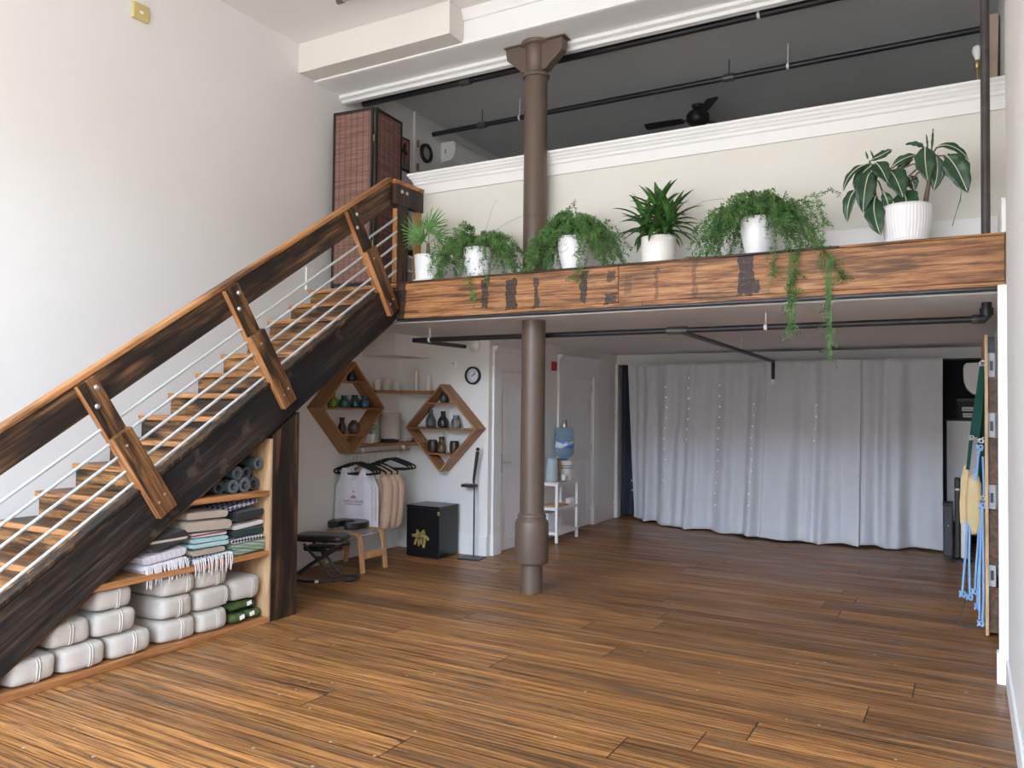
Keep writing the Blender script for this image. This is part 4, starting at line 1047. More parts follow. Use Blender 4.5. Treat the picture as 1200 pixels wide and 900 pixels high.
for pts, w_ in (([(345,215),(375,300)],85), ([(555,200),(500,290),(430,340)],85), ([(590,270),(520,310)],60), ([(195,400),(270,390),(430,360),(560,370),(660,420),(715,490)],88), ([(340,320),(520,330)],80), ([(330,470),(300,590),(262,720)],72), ([(410,490),(405,620),(395,760)],70), ([(500,480),(490,600),(480,690)],62), ([(600,500),(590,640),(565,790)],88), ([(320,560),(480,560)],50)):
    stroke(pts, w_)
st_.build('gold_character', M['gold'], t)

# ------------------------------------------------------------------ thin black floor stand
t = T('floor_stand', 'thin black floor stand with small tray and tilted arm near the clock wall', 'stand', (-4.60, 7.27, 0))
MB().obox((-4.585,7.235,.006), (.12,.02,0), (-.02,.105,0), (0,0,.006)).build('base_plate', M['black_metal'], t, bevel=.002)
MB().cyl((-4.605,7.30,.012), (-4.605,7.30,.80), .008, 10).build('pole', M['black_metal'], t)
MB().obox((-4.665,7.295,.765), (.075,.012,0), (-.006,.05,0), (0,0,.016)).build('tray', M['black_plastic'], t, bevel=.004)
MB().tube([(-4.612,7.30,.79), (-4.612,7.30,.83), (-4.59,7.30,.98), (-4.568,7.30,1.135)], [.010,.014,.018,.019], 10).build('tilted_arm', M['black_plastic'], t)
MB().lathe([(.014,-.012),(.021,-.008),(.021,.012),(.010,.022)], (-4.566,7.30,1.155), 12).build('arm_cap', M['black_plastic'], t)

# ------------------------------------------------------------------ wall clock, alarm, small wall fittings
M['face'] = mat('clock_face', (.80,.82,.88), .4, var=.01)
def clock(label, c, r, axis, numerals=True, face=None):
    t = T('wall_clock', label, 'clock', c)
    cx, cy, cz = c; sg = -1 if axis == 'y' else 1
    ring = [(r*.80, sg*.012), (r*.82, sg*.034), (r*.93, sg*.040), (r, sg*.030), (r, sg*.001)]
    MB().lathe(ring, c, 40, axis=axis, cap=False).build('rim', M['black_plastic'], t)
    MB().lathe([(r*.98, sg*.001), (r*.98, sg*.014), (.001, sg*.0145)], c, 40, axis=axis, cap=False).build('dial', face or M['face'], t)
    return t
t = clock('round black rimmed wall clock with white dial on the alcove wall', (-4.70, 7.409, 1.957), .098, 'y')
c_ = (-4.70, 7.409, 1.957); yq = 7.3935
mb = MB()
for k in range(12):
    a = PI/2 - k*PI/6; n_ = str(12 if k == 0 else k)
    o_ = text('numeral', n_, .020, M['dark_letter'], t, (c_[0]+.064*math.cos(a), yq-.0002, c_[2]+.064*math.sin(a)-.007), (PI/2,0,0), .0004)
def hand(t, ang, ln, w_):
    a = math.radians(90-ang); d = Vector((math.cos(a),0,math.sin(a))); n_ = Vector((-d.z,0,d.x))
    MB().obox(Vector((c_[0], yq-.0025, c_[2])) + d*(ln/2-.008), d*(ln/2+.008), n_*w_, (0,.0008,0)).build('hand', M['black_plastic'], t)
hand(t, 60, .040, .0035); hand(t, 34, .060, .0025)
t = T('fire_alarm', 'small red fire alarm horn on the wall beside the second door', 'fire alarm', (-4.499, 8.946, 2.13))
MB().box(-4.499, -4.462, 8.895, 8.985, 2.07, 2.185).build('red_housing', mat('alarm_red', (.30,.012,.018), .4), t, bevel=.006)
MB().box(-4.4615, -4.455, 8.915, 8.965, 2.10, 2.16).build('strobe_lens', mat('red_lens', (.42,.05,.05), .25), t, bevel=.002)
t = T('smoke_detector', 'round white smoke detector high on the alcove wall above the clock', 'smoke detector', (-4.685, 7.409, 2.285))
MB().lathe([(.075,-.001),(.075,-.015),(.062,-.034),(.001,-.038)], (-4.685,7.409,2.285), 30, axis='y', cap=False).build('housing', M['wallp'], t)
MB().lathe([(.018,-.0375),(.018,-.042),(.001,-.043)], (-4.685,7.409,2.285), 16, axis='y', cap=False).build('sensor_button', M['white_plastic'], t)
t = T('wall_sensor', 'tiny white plastic thermostat on the alcove wall left of the clock', 'thermostat', (-4.955, 7.409, 2.08))
MB().box(-4.98, -4.93, 7.388, 7.409, 2.045, 2.115).build('housing', M['white_plastic'], t, bevel=.004)
MB().box(-4.972, -4.938, 7.3865, 7.3875, 2.085, 2.105).build('display_window', mat('grey_window', (.45,.47,.48), .3), t)
t = T('wall_speaker', 'square yellowed plastic fitting high on the left wall', 'detector', (XL+.001, 3.985, 4.735))
MB().box(XL+.001, XL+.03, 3.91, 4.05, 4.665, 4.795).build('yellowed_cover', mat('yellowed_plastic', (.58,.46,.19), .5), t, bevel=.006)
MB().box(XL+.0305, XL+.034, 3.965, 3.995, 4.715, 4.735).build('white_badge', M['white_plastic'], t)
t = T('light_switch', 'white light switch plate on the right wall beyond the white post', 'switch', (.249, 6.2, 1.2))
MB().box(.240, .2495, 6.16, 6.24, 1.13, 1.27).build('cover_plate', M['white_plastic'], t, bevel=.002)
MB().box(.225, .2395, 6.192, 6.208, 1.19, 1.215).build('toggle', M['white_plastic'], t, bevel=.002)
for k, (x, y, lb) in enumerate(((-2.94, 8.57, 'flat white recessed downlight nearer the brown column'), (-1.38, 8.62, 'flat white recessed downlight nearer the right wall'))):
    t = T('recessed_light', lb, 'ceiling light', (x, y, 2.389), 'recessed downlights')
    MB().lathe([(.070,-.006),(.085,-.006),(.088,-.001)], (x,y,2.389), 30, cap=False).build('trim_ring', M['white_plastic'], t)
    MB().lathe([(.069,-.005),(.001,-.0045)], (x,y,2.389), 30, cap=False).build('diffuser', M['white_plastic'], t)

# ------------------------------------------------------------------ white trolley with water dispenser
x0, x1, y0, y1 = -4.475, -4.222, 8.545, 9.135
t = T('utility_cart', 'white metal three tier trolley standing before the second door', 'trolley', ((x0+x1)/2, (y0+y1)/2, 0))
for x in (x0, x1):
    for y in (y0, y1):
        sx2 = .016 if x < -4.3 else -.016; sy2 = .016 if y < 8.9 else -.016
        MB().box(min(x,x+2*sx2), max(x,x+2*sx2), min(y,y+2*sy2), max(y,y+2*sy2), 0, .70).build('leg', M['white_metal'], t, bevel=.003)
M['cork'] = mat('speckled_cork', (.52,.41,.31), .8, var=.3, scale=60)
for z, nm in ((.115,'bottom_shelf'), (.405,'middle_shelf'), (.70,'top_shelf')):
    s_ = MB().box(x0+.002, x1-.002, y0+.034, y1-.034, z, z+.012)
    s_.box(x0+.034, x1-.034, y0+.002, y0+.033, z, z+.012).box(x0+.034, x1-.034, y1-.033, y1-.002, z, z+.012)
    s_.box(x1-.012, x1-.002, y0+.034, y1-.034, z-.024, z-.0005).box(x0+.034, x1-.034, y0+.002, y0+.012, z-.024, z-.0005)
    s_.build(nm, M['white_metal'], t, bevel=.0015)
MB().box(x0+.004, x1-.004, y0+.004, y1-.30, .7125, .724).build('cork_mat', M['cork'], t, bevel=.002)
mx = -4.35
ct = T('water_crock', 'white stoneware water crock with two blue rings on the trolley', 'water dispenser', (mx, 8.985, .7125))
CY = 8.985
MB().lathe([(.090,0),(.104,.01),(.106,.16),(.106,.215),(.095,.245),(.085,.25),(.085,.238)], (mx,CY,.7125), 32).build('crock_body', mat('cream_stoneware', (.72,.71,.68), .3), ct)
M['ring_blue'] = mat('blue_band', (.045,.07,.16), .3)
for z in (.150, .178): MB().lathe([(.1065,z),(.1072,z+.002),(.1072,z+.008),(.1065,z+.010)], (mx,CY,.7125), 32, cap=False).build('blue_ring', M['ring_blue'], ct)
MB().tube([(mx+.06,CY+.085,.765),(mx+.075,CY+.125,.765)], .010, 10).tube([(mx+.072,CY+.12,.785),(mx+.075,CY+.125,.765),(mx+.078,CY+.13,.735)], .009, 10).build('spigot', M['white_plastic'], ct)
MB().box(mx+.066,mx+.082,CY+.113,CY+.128,.786,.82).build('spigot_lever', M['white_plastic'], ct, bevel=.003)
def bottle_mat():
    m, nt, b = new_mat('blue_bottle_plastic')
    b.inputs['Base Color'].default_value = (.42,.62,.78,1); b.inputs['Roughness'].default_value = .12
    b.inputs['Transmission Weight'].default_value = .75; b.inputs['IOR'].default_value = 1.2
    return m
bt_ = T('water_bottle', 'large inverted blue water bottle sitting on the striped crock', 'bottle', (mx, CY, .964))
pr = [(.030,0),(.045,.012),(.095,.045),(.116,.075)]
for k in range(4):
    z = .075 + .07*k; pr += [(.118,z+.008),(.118,z+.052),(.111,z+.060),(.111,z+.066)]
pr += [(.118,.365),(.112,.390),(.085,.402),(.01,.402)]
MB().lathe(pr, (mx,CY,.964), 36).build('bottle_body', bottle_mat(), bt_)
def lab(nt_n):
    m, nt, b = new_mat(nt_n); tc = N(nt, 'ShaderNodeTexCoord'); nz = N(nt, 'ShaderNodeTexNoise'); nz.inputs['Scale'].default_value = 11
    nt.links.new(tc.outputs['Object'], nz.inputs['Vector']); r = ramp(nt, [(.42,(.03,.12,.42)),(.50,(.10,.30,.62)),(.56,(.75,.80,.86))]); nt.links.new(nz.outputs['Fac'], r.inputs[0])
    nt.links.new(r.outputs[0], b.inputs['Base Color']); b.inputs['Roughness'].default_value = .4; return m
MB().lathe([(.1195,.150),(.1205,.152),(.1205,.228),(.1195,.230)], (mx,CY,.964), 36, cap=False).build('paper_label', lab('wave_label'), bt_)
one(MB().lathe([(.033,0),(.033,.062),(.028,.068),(.028,.085),(.020,.092)], (mx,CY,1.3665), 24).lathe([(.028,.086),(.030,.09),(.030,.10),(.01,.104)],(mx,CY,1.3665),20), 'steel_cup', mat('brushed_steel', (.45,.45,.44), .3, metal=.9), 'small steel shaker standing on top of the blue bottle', 'shaker', org=(mx,CY,1.3665))
py = 8.645
pt_ = T('pitcher', 'tall pale blue grey pitcher with wooden handle on the trolley', 'pitcher', (mx, py, .7245))
MB().lathe([(.072,0),(.076,.008),(.064,.24),(.062,.275),(.058,.275),(.060,.24),(.070,.02),(.01,.015)], (mx,py,.7245), 30).build('pitcher_body', mat('pale_blue_enamel', (.42,.52,.57), .35), pt_)
MB().tube([(mx+.02,py+.056,.975),(mx+.03,py+.105,.99),(mx+.035,py+.135,.96),(mx+.035,py+.138,.88),(mx+.03,py+.118,.80),(mx+.02,py+.066,.80)], .015, 10).build('wooden_handle', M['birch'], pt_)
def cup(label, x, y, z, r, h, handle, g):
    t = T('cup', label, 'cup', (x, y, z), g)
    MB().lathe([(r*.75,0),(r*.95,.01),(r,h*.5),(r,h),(r-.004,h),(r-.005,.02),(.002,.012)], (x,y,z), 22, cap=False).build('cup_body', M['white_plastic'], t)
    if handle: MB().tube([(x+.006,y+r-.002,z+h*.8),(x+.010,y+r+.022,z+h*.75),(x+.010,y+r+.024,z+h*.4),(x+.006,y+r-.002,z+h*.25)], .005, 8).build('handle', M['white_plastic'], t)
cup('small plain white cup on the trolley top in front of the crock', -4.27, 8.80, .7245, .033, .075, False, None)
tr = T('serving_tray', 'flat wooden tray lying on the middle shelf of the trolley', 'tray', (mx, 8.72, .4175))
MB().box(x0+.02, x1-.02, 8.60, 8.90, .4175, .426).build('tray_board', M['birch'], tr, bevel=.003)
MB().box(x0+.02, x1-.02, 8.60, 8.608, .4262, .438).box(x0+.02,x0+.028,8.6085,8.8915,.4262,.438).box(x0+.02, x1-.02, 8.892, 8.90, .4262, .438).build('tray_lip', M['birch'], tr, bevel=.002)
cup('white mug at the left on the middle shelf of the trolley', -4.27, 8.945, .4175, .036, .078, True, 'white mugs on the trolley')
cup('white mug at the right on the middle shelf of the trolley', -4.27, 9.045, .4175, .036, .078, True, 'white mugs on the trolley')
bp_ = T('storage_bin', 'white flat panel box stored on the bottom trolley shelf', 'box', (-4.42, 8.84, .1275))
MB().box(-4.455, -4.405, 8.66, 8.96, .1275, .31).build('box_body', M['white_plastic'], bp_, bevel=.004)
MB().box(-4.458, -4.402, 8.655, 8.965, .3105, .325).build('box_lid', M['white_plastic'], bp_, bevel=.003)

# ------------------------------------------------------------------ curtains across the back
def lerp_tab(tab, x):
    for (a, ya), (b_, yb_) in zip(tab, tab[1:]):
        if x <= b_: 
            k = (x-a)/(b_-a); k = max(0, min(1, k)); k = k*k*(3-2*k)
            return ya + (yb_-ya)*k
    return tab[-1][1]
TOP = [(-4.3,10.93),(-3.2,10.72),(-2.1,10.60),(-1.1,10.53),(-.2,10.50)]
BOT = [(-4.3,10.98),(-3.26,10.48),(-2.1,10.22),(-1.16,10.30),(-.24,10.50)]
def curt_y(x, v):
    yt, yb_ = lerp_tab(TOP, x), lerp_tab(BOT, x)
    base = yt + (yb_-yt)*(1-v)**1.15
    f = .042*math.sin(x*15.3+.6*math.sin(x*5.1)) + .026*math.sin(x*29+1.3+1.2*math.sin(x*7.7)) + .045*max(0, noise.noise(Vector((x*3.6, 2.2+v*.5, 7))))*2
    amp = .55 + .75*(1-v)
    return base - f*amp - .030*noise.noise(Vector((x*6, v*2.2, 3)))
def curtain(label, xa, xb, seed, m, yo=0.0, za=.012, zt=2.238, xb_top=None, xa_top=None, spill=.05):
    t = T('curtain', label, 'curtain', ((xa+xb)/2, lerp_tab(TOP,(xa+xb)/2), 0), 'pale curtains across the back')
    def fn(i, j):
        xt = (xa_top if xa_top is not None else xa) + ((xb_top or xb)-(xa_top if xa_top is not None else xa))*i
        x = xt*j + (xa + (xb-xa)*i)*(1-j)
        z = za + (zt-za)*j + (.022*noise.noise(Vector((x*3.5, 1.1, seed)))+.012)*(1-j)
        y = curt_y(x, j) + yo
        if j < .04: y -= spill*(1-j/.04)**2*(.5+noise.noise(Vector((x*7, 0, seed))))
        return (x, y, z)
    MB().grid(fn, int((xb-xa)*75), 44).build('curtain_cloth', m, t, solid=.004)
    return t
M['curtain'] = cloth('pale_grey_voile', (.62,.625,.65), .12, 200, var=.02)
curtain('wide pale grey curtain on the left, trailing onto the floor', -4.205, -2.17, 1, M['curtain'], 0.0, xa_top=-4.27)
curtain('pale grey curtain in the middle, overlapping the wide left one', -2.24, -1.10, 2, M['curtain'], -.05)
curtain('flat pale grey curtain at the right beside the dark storage gap', -1.16, -.235, 3, M['curtain'], -.01)
rod = T('curtain_rod', 'thin dark rod along the top of the pale curtains', 'curtain rod', (-2.2, 10.6, 2.23))
MB().tube([(x/20-4.44+.0, lerp_tab(TOP, x/20-4.44)+.075, 2.222) for x in range(0, 94)], .008, 8).build('rod', M['black_metal'], rod)
dc = T('dark_curtain', 'dark navy curtain hanging in the left gap behind the pale curtain', 'curtain', (-4.33, 11.25, 0))
MB().grid(lambda i, j: (-4.49+.42*i, 11.27-.03*math.sin(i*20)-.02*math.sin(i*9+1), .02+2.3*j), 40, 12).build('curtain_cloth', cloth('navy_drape', (.045,.055,.085), .2, 120), dc, solid=.004)
MB().cyl((-4.495,11.27,2.33), (-4.0,11.27,2.33), .008, 8).build('header_rod', M['black_metal'], dc)
def bulb_mat():
    m, nt, b = new_mat('fairy_light'); b.inputs['Base Color'].default_value = (.9,.88,.82,1)
    b.inputs['Emission Color'].default_value = (1,.95,.85,1); b.inputs['Emission Strength'].default_value = .6; return m
M['bulb'] = bulb_mat(); M['wire'] = mat('silver_wire', (.42,.43,.45), .4, metal=.6)
for (x, z0, z1, lb, dark) in ((-4.30,.25,1.75,'string of tiny lights on the dark drape at the far left',True),(-3.62,.55,1.98,'string of tiny lights on the wide curtain, nearest the left gap',False),(-3.28,1.05,2.1,'short string of tiny lights beside a fold of the wide curtain',False),(-2.86,.25,2.0,'long string of tiny lights down the wide curtain middle',False),(-2.38,.30,1.75,'string of tiny lights on the wide curtain near the overlap',False),(-1.62,1.2,1.75,'sparse string of tiny lights on the middle curtain',False)):
    yf = (lambda x_, z_: 11.212) if dark else (lambda x_, z_: curt_y(x_, z_/2.22) - .016 - (.05 if x_ > -2.24 else 0))
    t = T('string_light', lb, 'string lights', (x, yf(x, z1), z1), 'fairy light strands on the curtains')
    n = int((z1-z0)/.035); P = []
    for k in range(n+1):
        z = z1 - (z1-z0)*k/n; xx = x + .012*math.sin(z*9); P.append((xx, yf(xx, z), z))
    MB().tube(P, .0009, 4).build('wire', M['wire'], t)
    for k in range(2, n, 4):
        p = P[k]; MB().lathe([(.002,-.008),(.0058,-.004),(.0062,.003),(.002,.009)], (p[0], p[1]-.006, p[2]), 8).build('light', M['bulb'], t)
# ------------------------------------------------------------------ potted plants on the ledge
LZ = 2.753
def leafmat(name, a, b_, rough=.4):
    m, nt, b = new_mat(name); tc = N(nt, 'ShaderNodeTexCoord')
    nz = N(nt, 'ShaderNodeTexNoise'); nz.inputs['Scale'].default_value = 13; nz.inputs['Detail'].default_value = 3
    nt.links.new(tc.outputs['Object'], nz.inputs['Vector'])
    r = ramp(nt, [(.35, a), (.65, b_)]); nt.links.new(nz.outputs['Fac'], r.inputs[0]); nt.links.new(r.outputs[0], b.inputs['Base Color'])
    b.inputs['Roughness'].default_value = rough
    return m
M['fern'] = leafmat('asparagus_fern_green', (.060,.155,.045), (.15,.31,.09), .65)
M['fern_stem'] = mat('fern_stem', (.10,.14,.05), .6)
M['palm'] = leafmat('fan_palm_green', (.055,.17,.045), (.14,.30,.08), .45)
M['strap_leaf'] = leafmat('strap_leaf_green', (.022,.080,.022), (.080,.20,.045), .35)
M['dieff'] = leafmat('broad_leaf_green', (.010,.042,.020), (.030,.085,.035), .30)
M['midrib'] = mat('cream_midrib', (.50,.56,.36), .45)
M['soil'] = mat('dark_soil', (.03,.022,.016), .95, var=.4, scale=60)
M['stalk'] = mat('brown_stalk', (.14,.10,.07), .7, var=.3, scale=40)
M['pot_white'] = mat('white_glazed_pot', (.80,.80,.80), .3, var=.01)
M['pot_cream'] = mat('off_white_pot', (.78,.75,.71), .4, var=.02)
def plant(label, pot_prof, m, x, y, sides=40, ribs=0, saucer=None, cat='potted plant'):
    t = T('potted_plant', label, cat, (x, y, LZ))
    z0 = LZ + (.022 if saucer else 0)
    if ribs:
        n = ribs*4; v = []; fs = []
        for (r, h) in pot_prof:
            for k in range(n):
                a = 2*PI*k/n; rr = r*(1+.012*math.cos(a*ribs)); v.append((x+rr*math.cos(a), y+rr*math.sin(a), z0+h))
        for i in range(len(pot_prof)-1):
            for k in range(n): fs.append((i*n+k, i*n+(k+1)%n, (i+1)*n+(k+1)%n, (i+1)*n+k))
        mb = MB().add(v, fs, True); mb.add(v[:n], [tuple(range(n))[::-1]])
        p = mb.build('pot', m, t)
    else: p = MB().lathe(pot_prof, (x,y,z0), sides, cap=True).build('pot', m, t)
    rim = max(h for r, h in pot_prof); rr = [r for r, h in pot_prof if h == rim][0]
    MB().lathe([(rr*.93, rim-.022), (rr*.5, rim-.014), (.001, rim-.012)], (x,y,z0), 24, cap=False).build('soil', M['soil'], t)
    if saucer: MB().lathe([(saucer*.86,0),(saucer,.008),(saucer,.020),(saucer*.95,.021),(saucer*.9,.012),(.002,.012)], (x,y,LZ), 40).build('saucer', m, t)
    return t, z0+rim
def pot_prof(r0, r1, h, lip=.004, belly=0.0):
    p = [(r0, 0)] + [(r0+(r1-r0)*k/10 + belly*math.sin(PI*k/10), h*k/10) for k in range(1, 11)]
    return p[:-1] + [(r1, h), (r1-lip, h), (r1-lip*1.6, h-.03), (r1*.8, h-.035)]
def clampp(p):
    if p.y > 6.33: p.y = 6.33
    if p.y > 5.797 and p.z < LZ+.006: p.z = LZ+.006
    # keep foliage clear of the column shaft
    dx, dy = p.x-cx, p.y-cy; d = math.hypot(dx, dy)
    if d < .125: s_ = .125/max(d, 1e-4); p.x, p.y = cx+dx*s_, cy+dy*s_
    return p
def needles(mb, pts, rr, dens, ln, w, spread=1.0):
    for i in range(len(pts)-1):
        a, b_ = pts[i], pts[i+1]; d = (b_-a)
        if d.length < 1e-5: continue
        dn = d.normalized()
        for k in range(dens):
            o = a + d*rr.random()
            s = Vector((rr.gauss(0,1), rr.gauss(0,1), rr.gauss(0,1)*.7)); s -= dn*s.dot(dn)
            if s.length < 1e-4: continue
            s = (s.normalized()*spread + dn*rr.uniform(.2,.8)).normalized()
            l_ = ln*rr.uniform(.6,1.3); q = s.orthogonal().normalized()*w*rr.uniform(.7,1.2)
            e = clampp(o + s*l_); mpt = o + s*l_*.45
            mb.add([o-q*.4, mpt-q, e, mpt+q], [(0,1,2,3)])
def fern(t, top, x, y, n, reach, rise, drop, seed, xb=(1,1), dens=7, ln=.026, w=.0042, trails=(), r0=.06, bare=()):
    rr = random.Random(seed); fo = MB(); sm = MB()
    for s in range(n):
        a = rr.uniform(0, 2*PI); hx, hy = math.cos(a), math.sin(a)*.62 - .10
        L = reach*rr.uniform(.45, 1.0)*(xb[0] if hx < 0 else xb[1]); up = rise*rr.uniform(.35, 1.0)*(1.25-.55*abs(hx))
        dr = drop*rr.uniform(.25, 1.0)*abs(hx)**.7; pts = []
        o = Vector((x+r0*hx*.8, y+r0*hy*.8, top-.012))
        for k in range(13):
            u = k/12
            p = o + Vector((hx*L*(u**.85), hy*L*.8*u, up*math.sin(min(1, u*1.5)*PI/2)*(1-.25*u) - dr*max(0, u-.35)**1.7*2.2))
            p += Vector((rr.gauss(0,.006), rr.gauss(0,.006), rr.gauss(0,.006)))
            pts.append(clampp(p))
        sm.tube(pts, .0012, 3, cap=False)
        needles(fo, pts[2:], rr, dens, ln, w)
        # side sprays
        for k in range(3, 12, 2):
            dd = (pts[k+1]-pts[k-1]).normalized(); sd = Vector((rr.gauss(0,1), rr.gauss(0,1)*.6, rr.gauss(0,.6))); sd = (sd.normalized()+dd).normalized()
            q = [clampp(pts[k] + sd*.025*j + Vector((0,0,-.004*j*j))) for j in range(4)]
            needles(fo, q, rr, dens, ln*.8, w)
    for tr in trails:
        P = [Vector(p) for p in tr]; pts = []
        for i in range(len(P)-1):
            for k in range(6): pts.append(clampp(P[i].lerp(P[i+1], k/6) + Vector((rr.gauss(0,.004), rr.gauss(0,.004), 0))))
        pts.append(P[-1]); sm.tube(pts, .0012, 3, cap=False)
        m_ = len(pts)
        for i in range(m_-1):
            needles(fo, pts[i:i+2], rr, 3, ln*.9, w)
            if rr.random() < .55:
                sd = Vector((rr.gauss(0,1), -abs(rr.gauss(0,.5)), rr.gauss(-.2,.5))).normalized()
                q = [pts[i] + sd*.022*j + Vector((0,0,-.003*j*j)) for j in range(rr.randint(3,5))]
                needles(fo, q, rr, 5, ln*.8, w)
    for tr in bare:
        sm.tube([Vector(p) for p in tr], .0014, 4)
    fo.build('foliage', M['fern'], t); sm.build('stems', M['fern_stem'], t)

# fan palm
PY = 5.955
t, top = plant('small fan palm in a smooth white pot with saucer, leftmost on the ledge', pot_prof(.118,.135,.225), M['pot_white'], -4.285, PY+.01, saucer=.140)
rr = random.Random(3)
MB().tube([(-4.285,PY,top-.02),(-4.287,PY,top+.05),(-4.285,PY-.003,top+.115)], [.022,.018,.014], 10).build('trunk', M['stalk'], t)
def leaf(mb, base, d, n_, L, w, droop, fold=.25, seg=9, shape='lance', twist=0, rib=None, wave=0.0, ph=0):
    d = Vector(d).normalized(); n_ = Vector(n_); n_ = (n_ - d*n_.dot(d)).normalized(); s = d.cross(n_)
    p = Vector(base); rows = []; dirn = d.copy(); nn = n_.copy(); prev = None
    mid = []
    for i in range(seg+1):
        u = i/seg
        if shape == 'lance': ww = w*(math.sin(PI*min(1, .12+u*.88))**.8)*(1-.25*u)
        elif shape == 'broad': ww = w*(math.sin(PI*min(1, .06+u*.94))**.62)*(1.12-.35*u)
        else: ww = w*(1-u)**.5*min(1, u*6+.25)
        rows.append((p.copy(), s*ww, nn*(ww*fold), nn.copy())); mid.append((p.copy(), nn.copy()))
        ax = s; rotm = Matrix.Rotation(-droop/seg, 3, ax)
        dirn = rotm @ dirn; nn = rotm @ nn
        p = p + dirn*(L/seg)
    v = []
    for i, (c, a, f, q) in enumerate(rows):
        wv = q*(wave*math.sin(i*1.9+ph))
        v += [clampp(c-a+f+wv), clampp(c-a*.5+f*.35), clampp(c.copy()), clampp(c+a*.5+f*.35), clampp(c+a+f-wv)]
    fs = [(i*5+k, i*5+k+1, (i+1)*5+k+1, (i+1)*5+k) for i in range(seg) for k in range(4)]
    mb.add(v, fs, True)
    if rib is not None:
        rv = []
        for i, (c, q) in enumerate(mid[:-1]):
            hw = w*.075*(1-i/seg*.8); ss = s*hw
            rv += [c-ss+q*.0028, c+ss+q*.0028]
        rib.add(rv, [(i*2, i*2+1, i*2+3, i*2+2) for i in range(seg-1)], True)
    return p
fr = MB(); ps = MB()
for (dx, dy, dz, ln, nb, L, up_) in ((-.5,-.30,.55,.12,15,.27,0),(.35,-.40,.62,.13,15,.26,0),(.0,.1,.95,.16,13,.24,0),(-.1,-.7,.25,.07,9,.16,0),(.55,.15,.45,.10,10,.19,0),(-.55,.2,.45,.10,10,.20,0)):
    d = Vector((dx,dy,dz)).normalized(); o = Vector((-4.285, PY, top+.10)); h = o + d*ln
    ps.tube([o, o+d*ln*.5+Vector((0,0,.01)), h], .0035, 6)
    side = d.cross(Vector((0,-1,.25))).normalized(); nrm = side.cross(d).normalized()
    for k in range(nb):
        a = math.radians(-82 + 164*k/(nb-1)); q = d*math.cos(a) + side*math.sin(a)
        leaf(fr, h, q, nrm, L*(1-.15*abs(a)), .0085, .55+rr.uniform(-.2,.35), .5, 6, 'strap')
fr.build('fronds', M['palm'], t); ps.build('petioles', M['palm'], t)

# fern 2: patterned pot
def checks():
    m, nt, b = new_mat('patterned_pot'); tc = N(nt, 'ShaderNodeTexCoord'); mp = N(nt, 'ShaderNodeMapping'); mp.inputs['Scale'].default_value = (24,24,30)
    nt.links.new(tc.outputs['Object'], mp.inputs[0]); nz = N(nt, 'ShaderNodeTexNoise'); nz.inputs['Scale'].default_value = 1; nt.links.new(mp.outputs[0], nz.inputs['Vector'])
    r = ramp(nt, [(.62,(.78,.79,.80)),(.66,(.07,.08,.09))]); nt.links.new(nz.outputs['Fac'], r.inputs[0]); nt.links.new(r.outputs[0], b.inputs['Base Color']); b.inputs['Roughness'].default_value = .35
    return m
t, top = plant('feathery fern in a white pot with dark dashes, left of the brown column', pot_prof(.10,.128,.265,belly=.008), checks(), -3.745, PY)
fern(t, top, -3.745, PY, 105, .46, .21, .42, 21, (1.05,1.0), dens=7, trails=([(-3.80,5.86,3.0),(-3.82,5.80,2.86),(-3.72,5.78,2.74),(-3.69,5.77,2.62),(-3.68,5.775,2.52)],[(-3.62,5.86,3.02),(-3.60,5.79,2.85),(-3.56,5.775,2.70)]), bare=([(-3.72,5.95,3.05),(-3.66,5.98,3.25),(-3.62,6.0,3.40),(-3.58,6.0,3.44)],[(-3.7,5.95,3.1),(-3.52,6.05,3.24),(-3.36,6.08,3.30),(-3.25,6.1,3.31)]))
# fern 3: pot with a smiling face
t, top = plant('dense fern in a white pot with a small smiling face, right of the brown column', pot_prof(.088,.132,.275,belly=.012), M['pot_white'], -2.815, PY)
fc = MB(); M['line'] = mat('grey_line_paint', (.22,.23,.24), .5)
def onpot(a, z):
    k = z/.275; r = .088 + (.132-.088)*k + .012*math.sin(PI*k) + .0008
    return (-2.815+r*math.sin(a), PY-r*math.cos(a), LZ+z)
a0 = -.42
for s in (-1, 1):
    fc.tube([onpot(a0+s*.30+.12*math.cos(q), .205-.014*math.sin(q)) for q in [PI*k/8 for k in range(9)]], .0016, 5)
fc.tube([onpot(a0-.02, .225), onpot(a0-.01, .20), onpot(a0+.02, .178)], .0016, 5)
fc.tube([onpot(a0+.48*math.cos(q), .172-.030*math.sin(q)) for q in [PI*k/12 for k in range(13)]], .0016, 5)
fc.build('painted_face', M['line'], t)
fern(t, top, -2.815, PY, 150, .44, .23, .46, 31, (.92,1.12), dens=8, trails=([(-2.72,5.86,3.0),(-2.70,5.79,2.85),(-2.70,5.775,2.72),(-2.71,5.775,2.62)],[(-2.66,5.87,2.98),(-2.66,5.79,2.84),(-2.68,5.775,2.70)],[(-2.76,5.9,3.05),(-2.78,5.92,3.25),(-2.80,5.93,3.33)]))
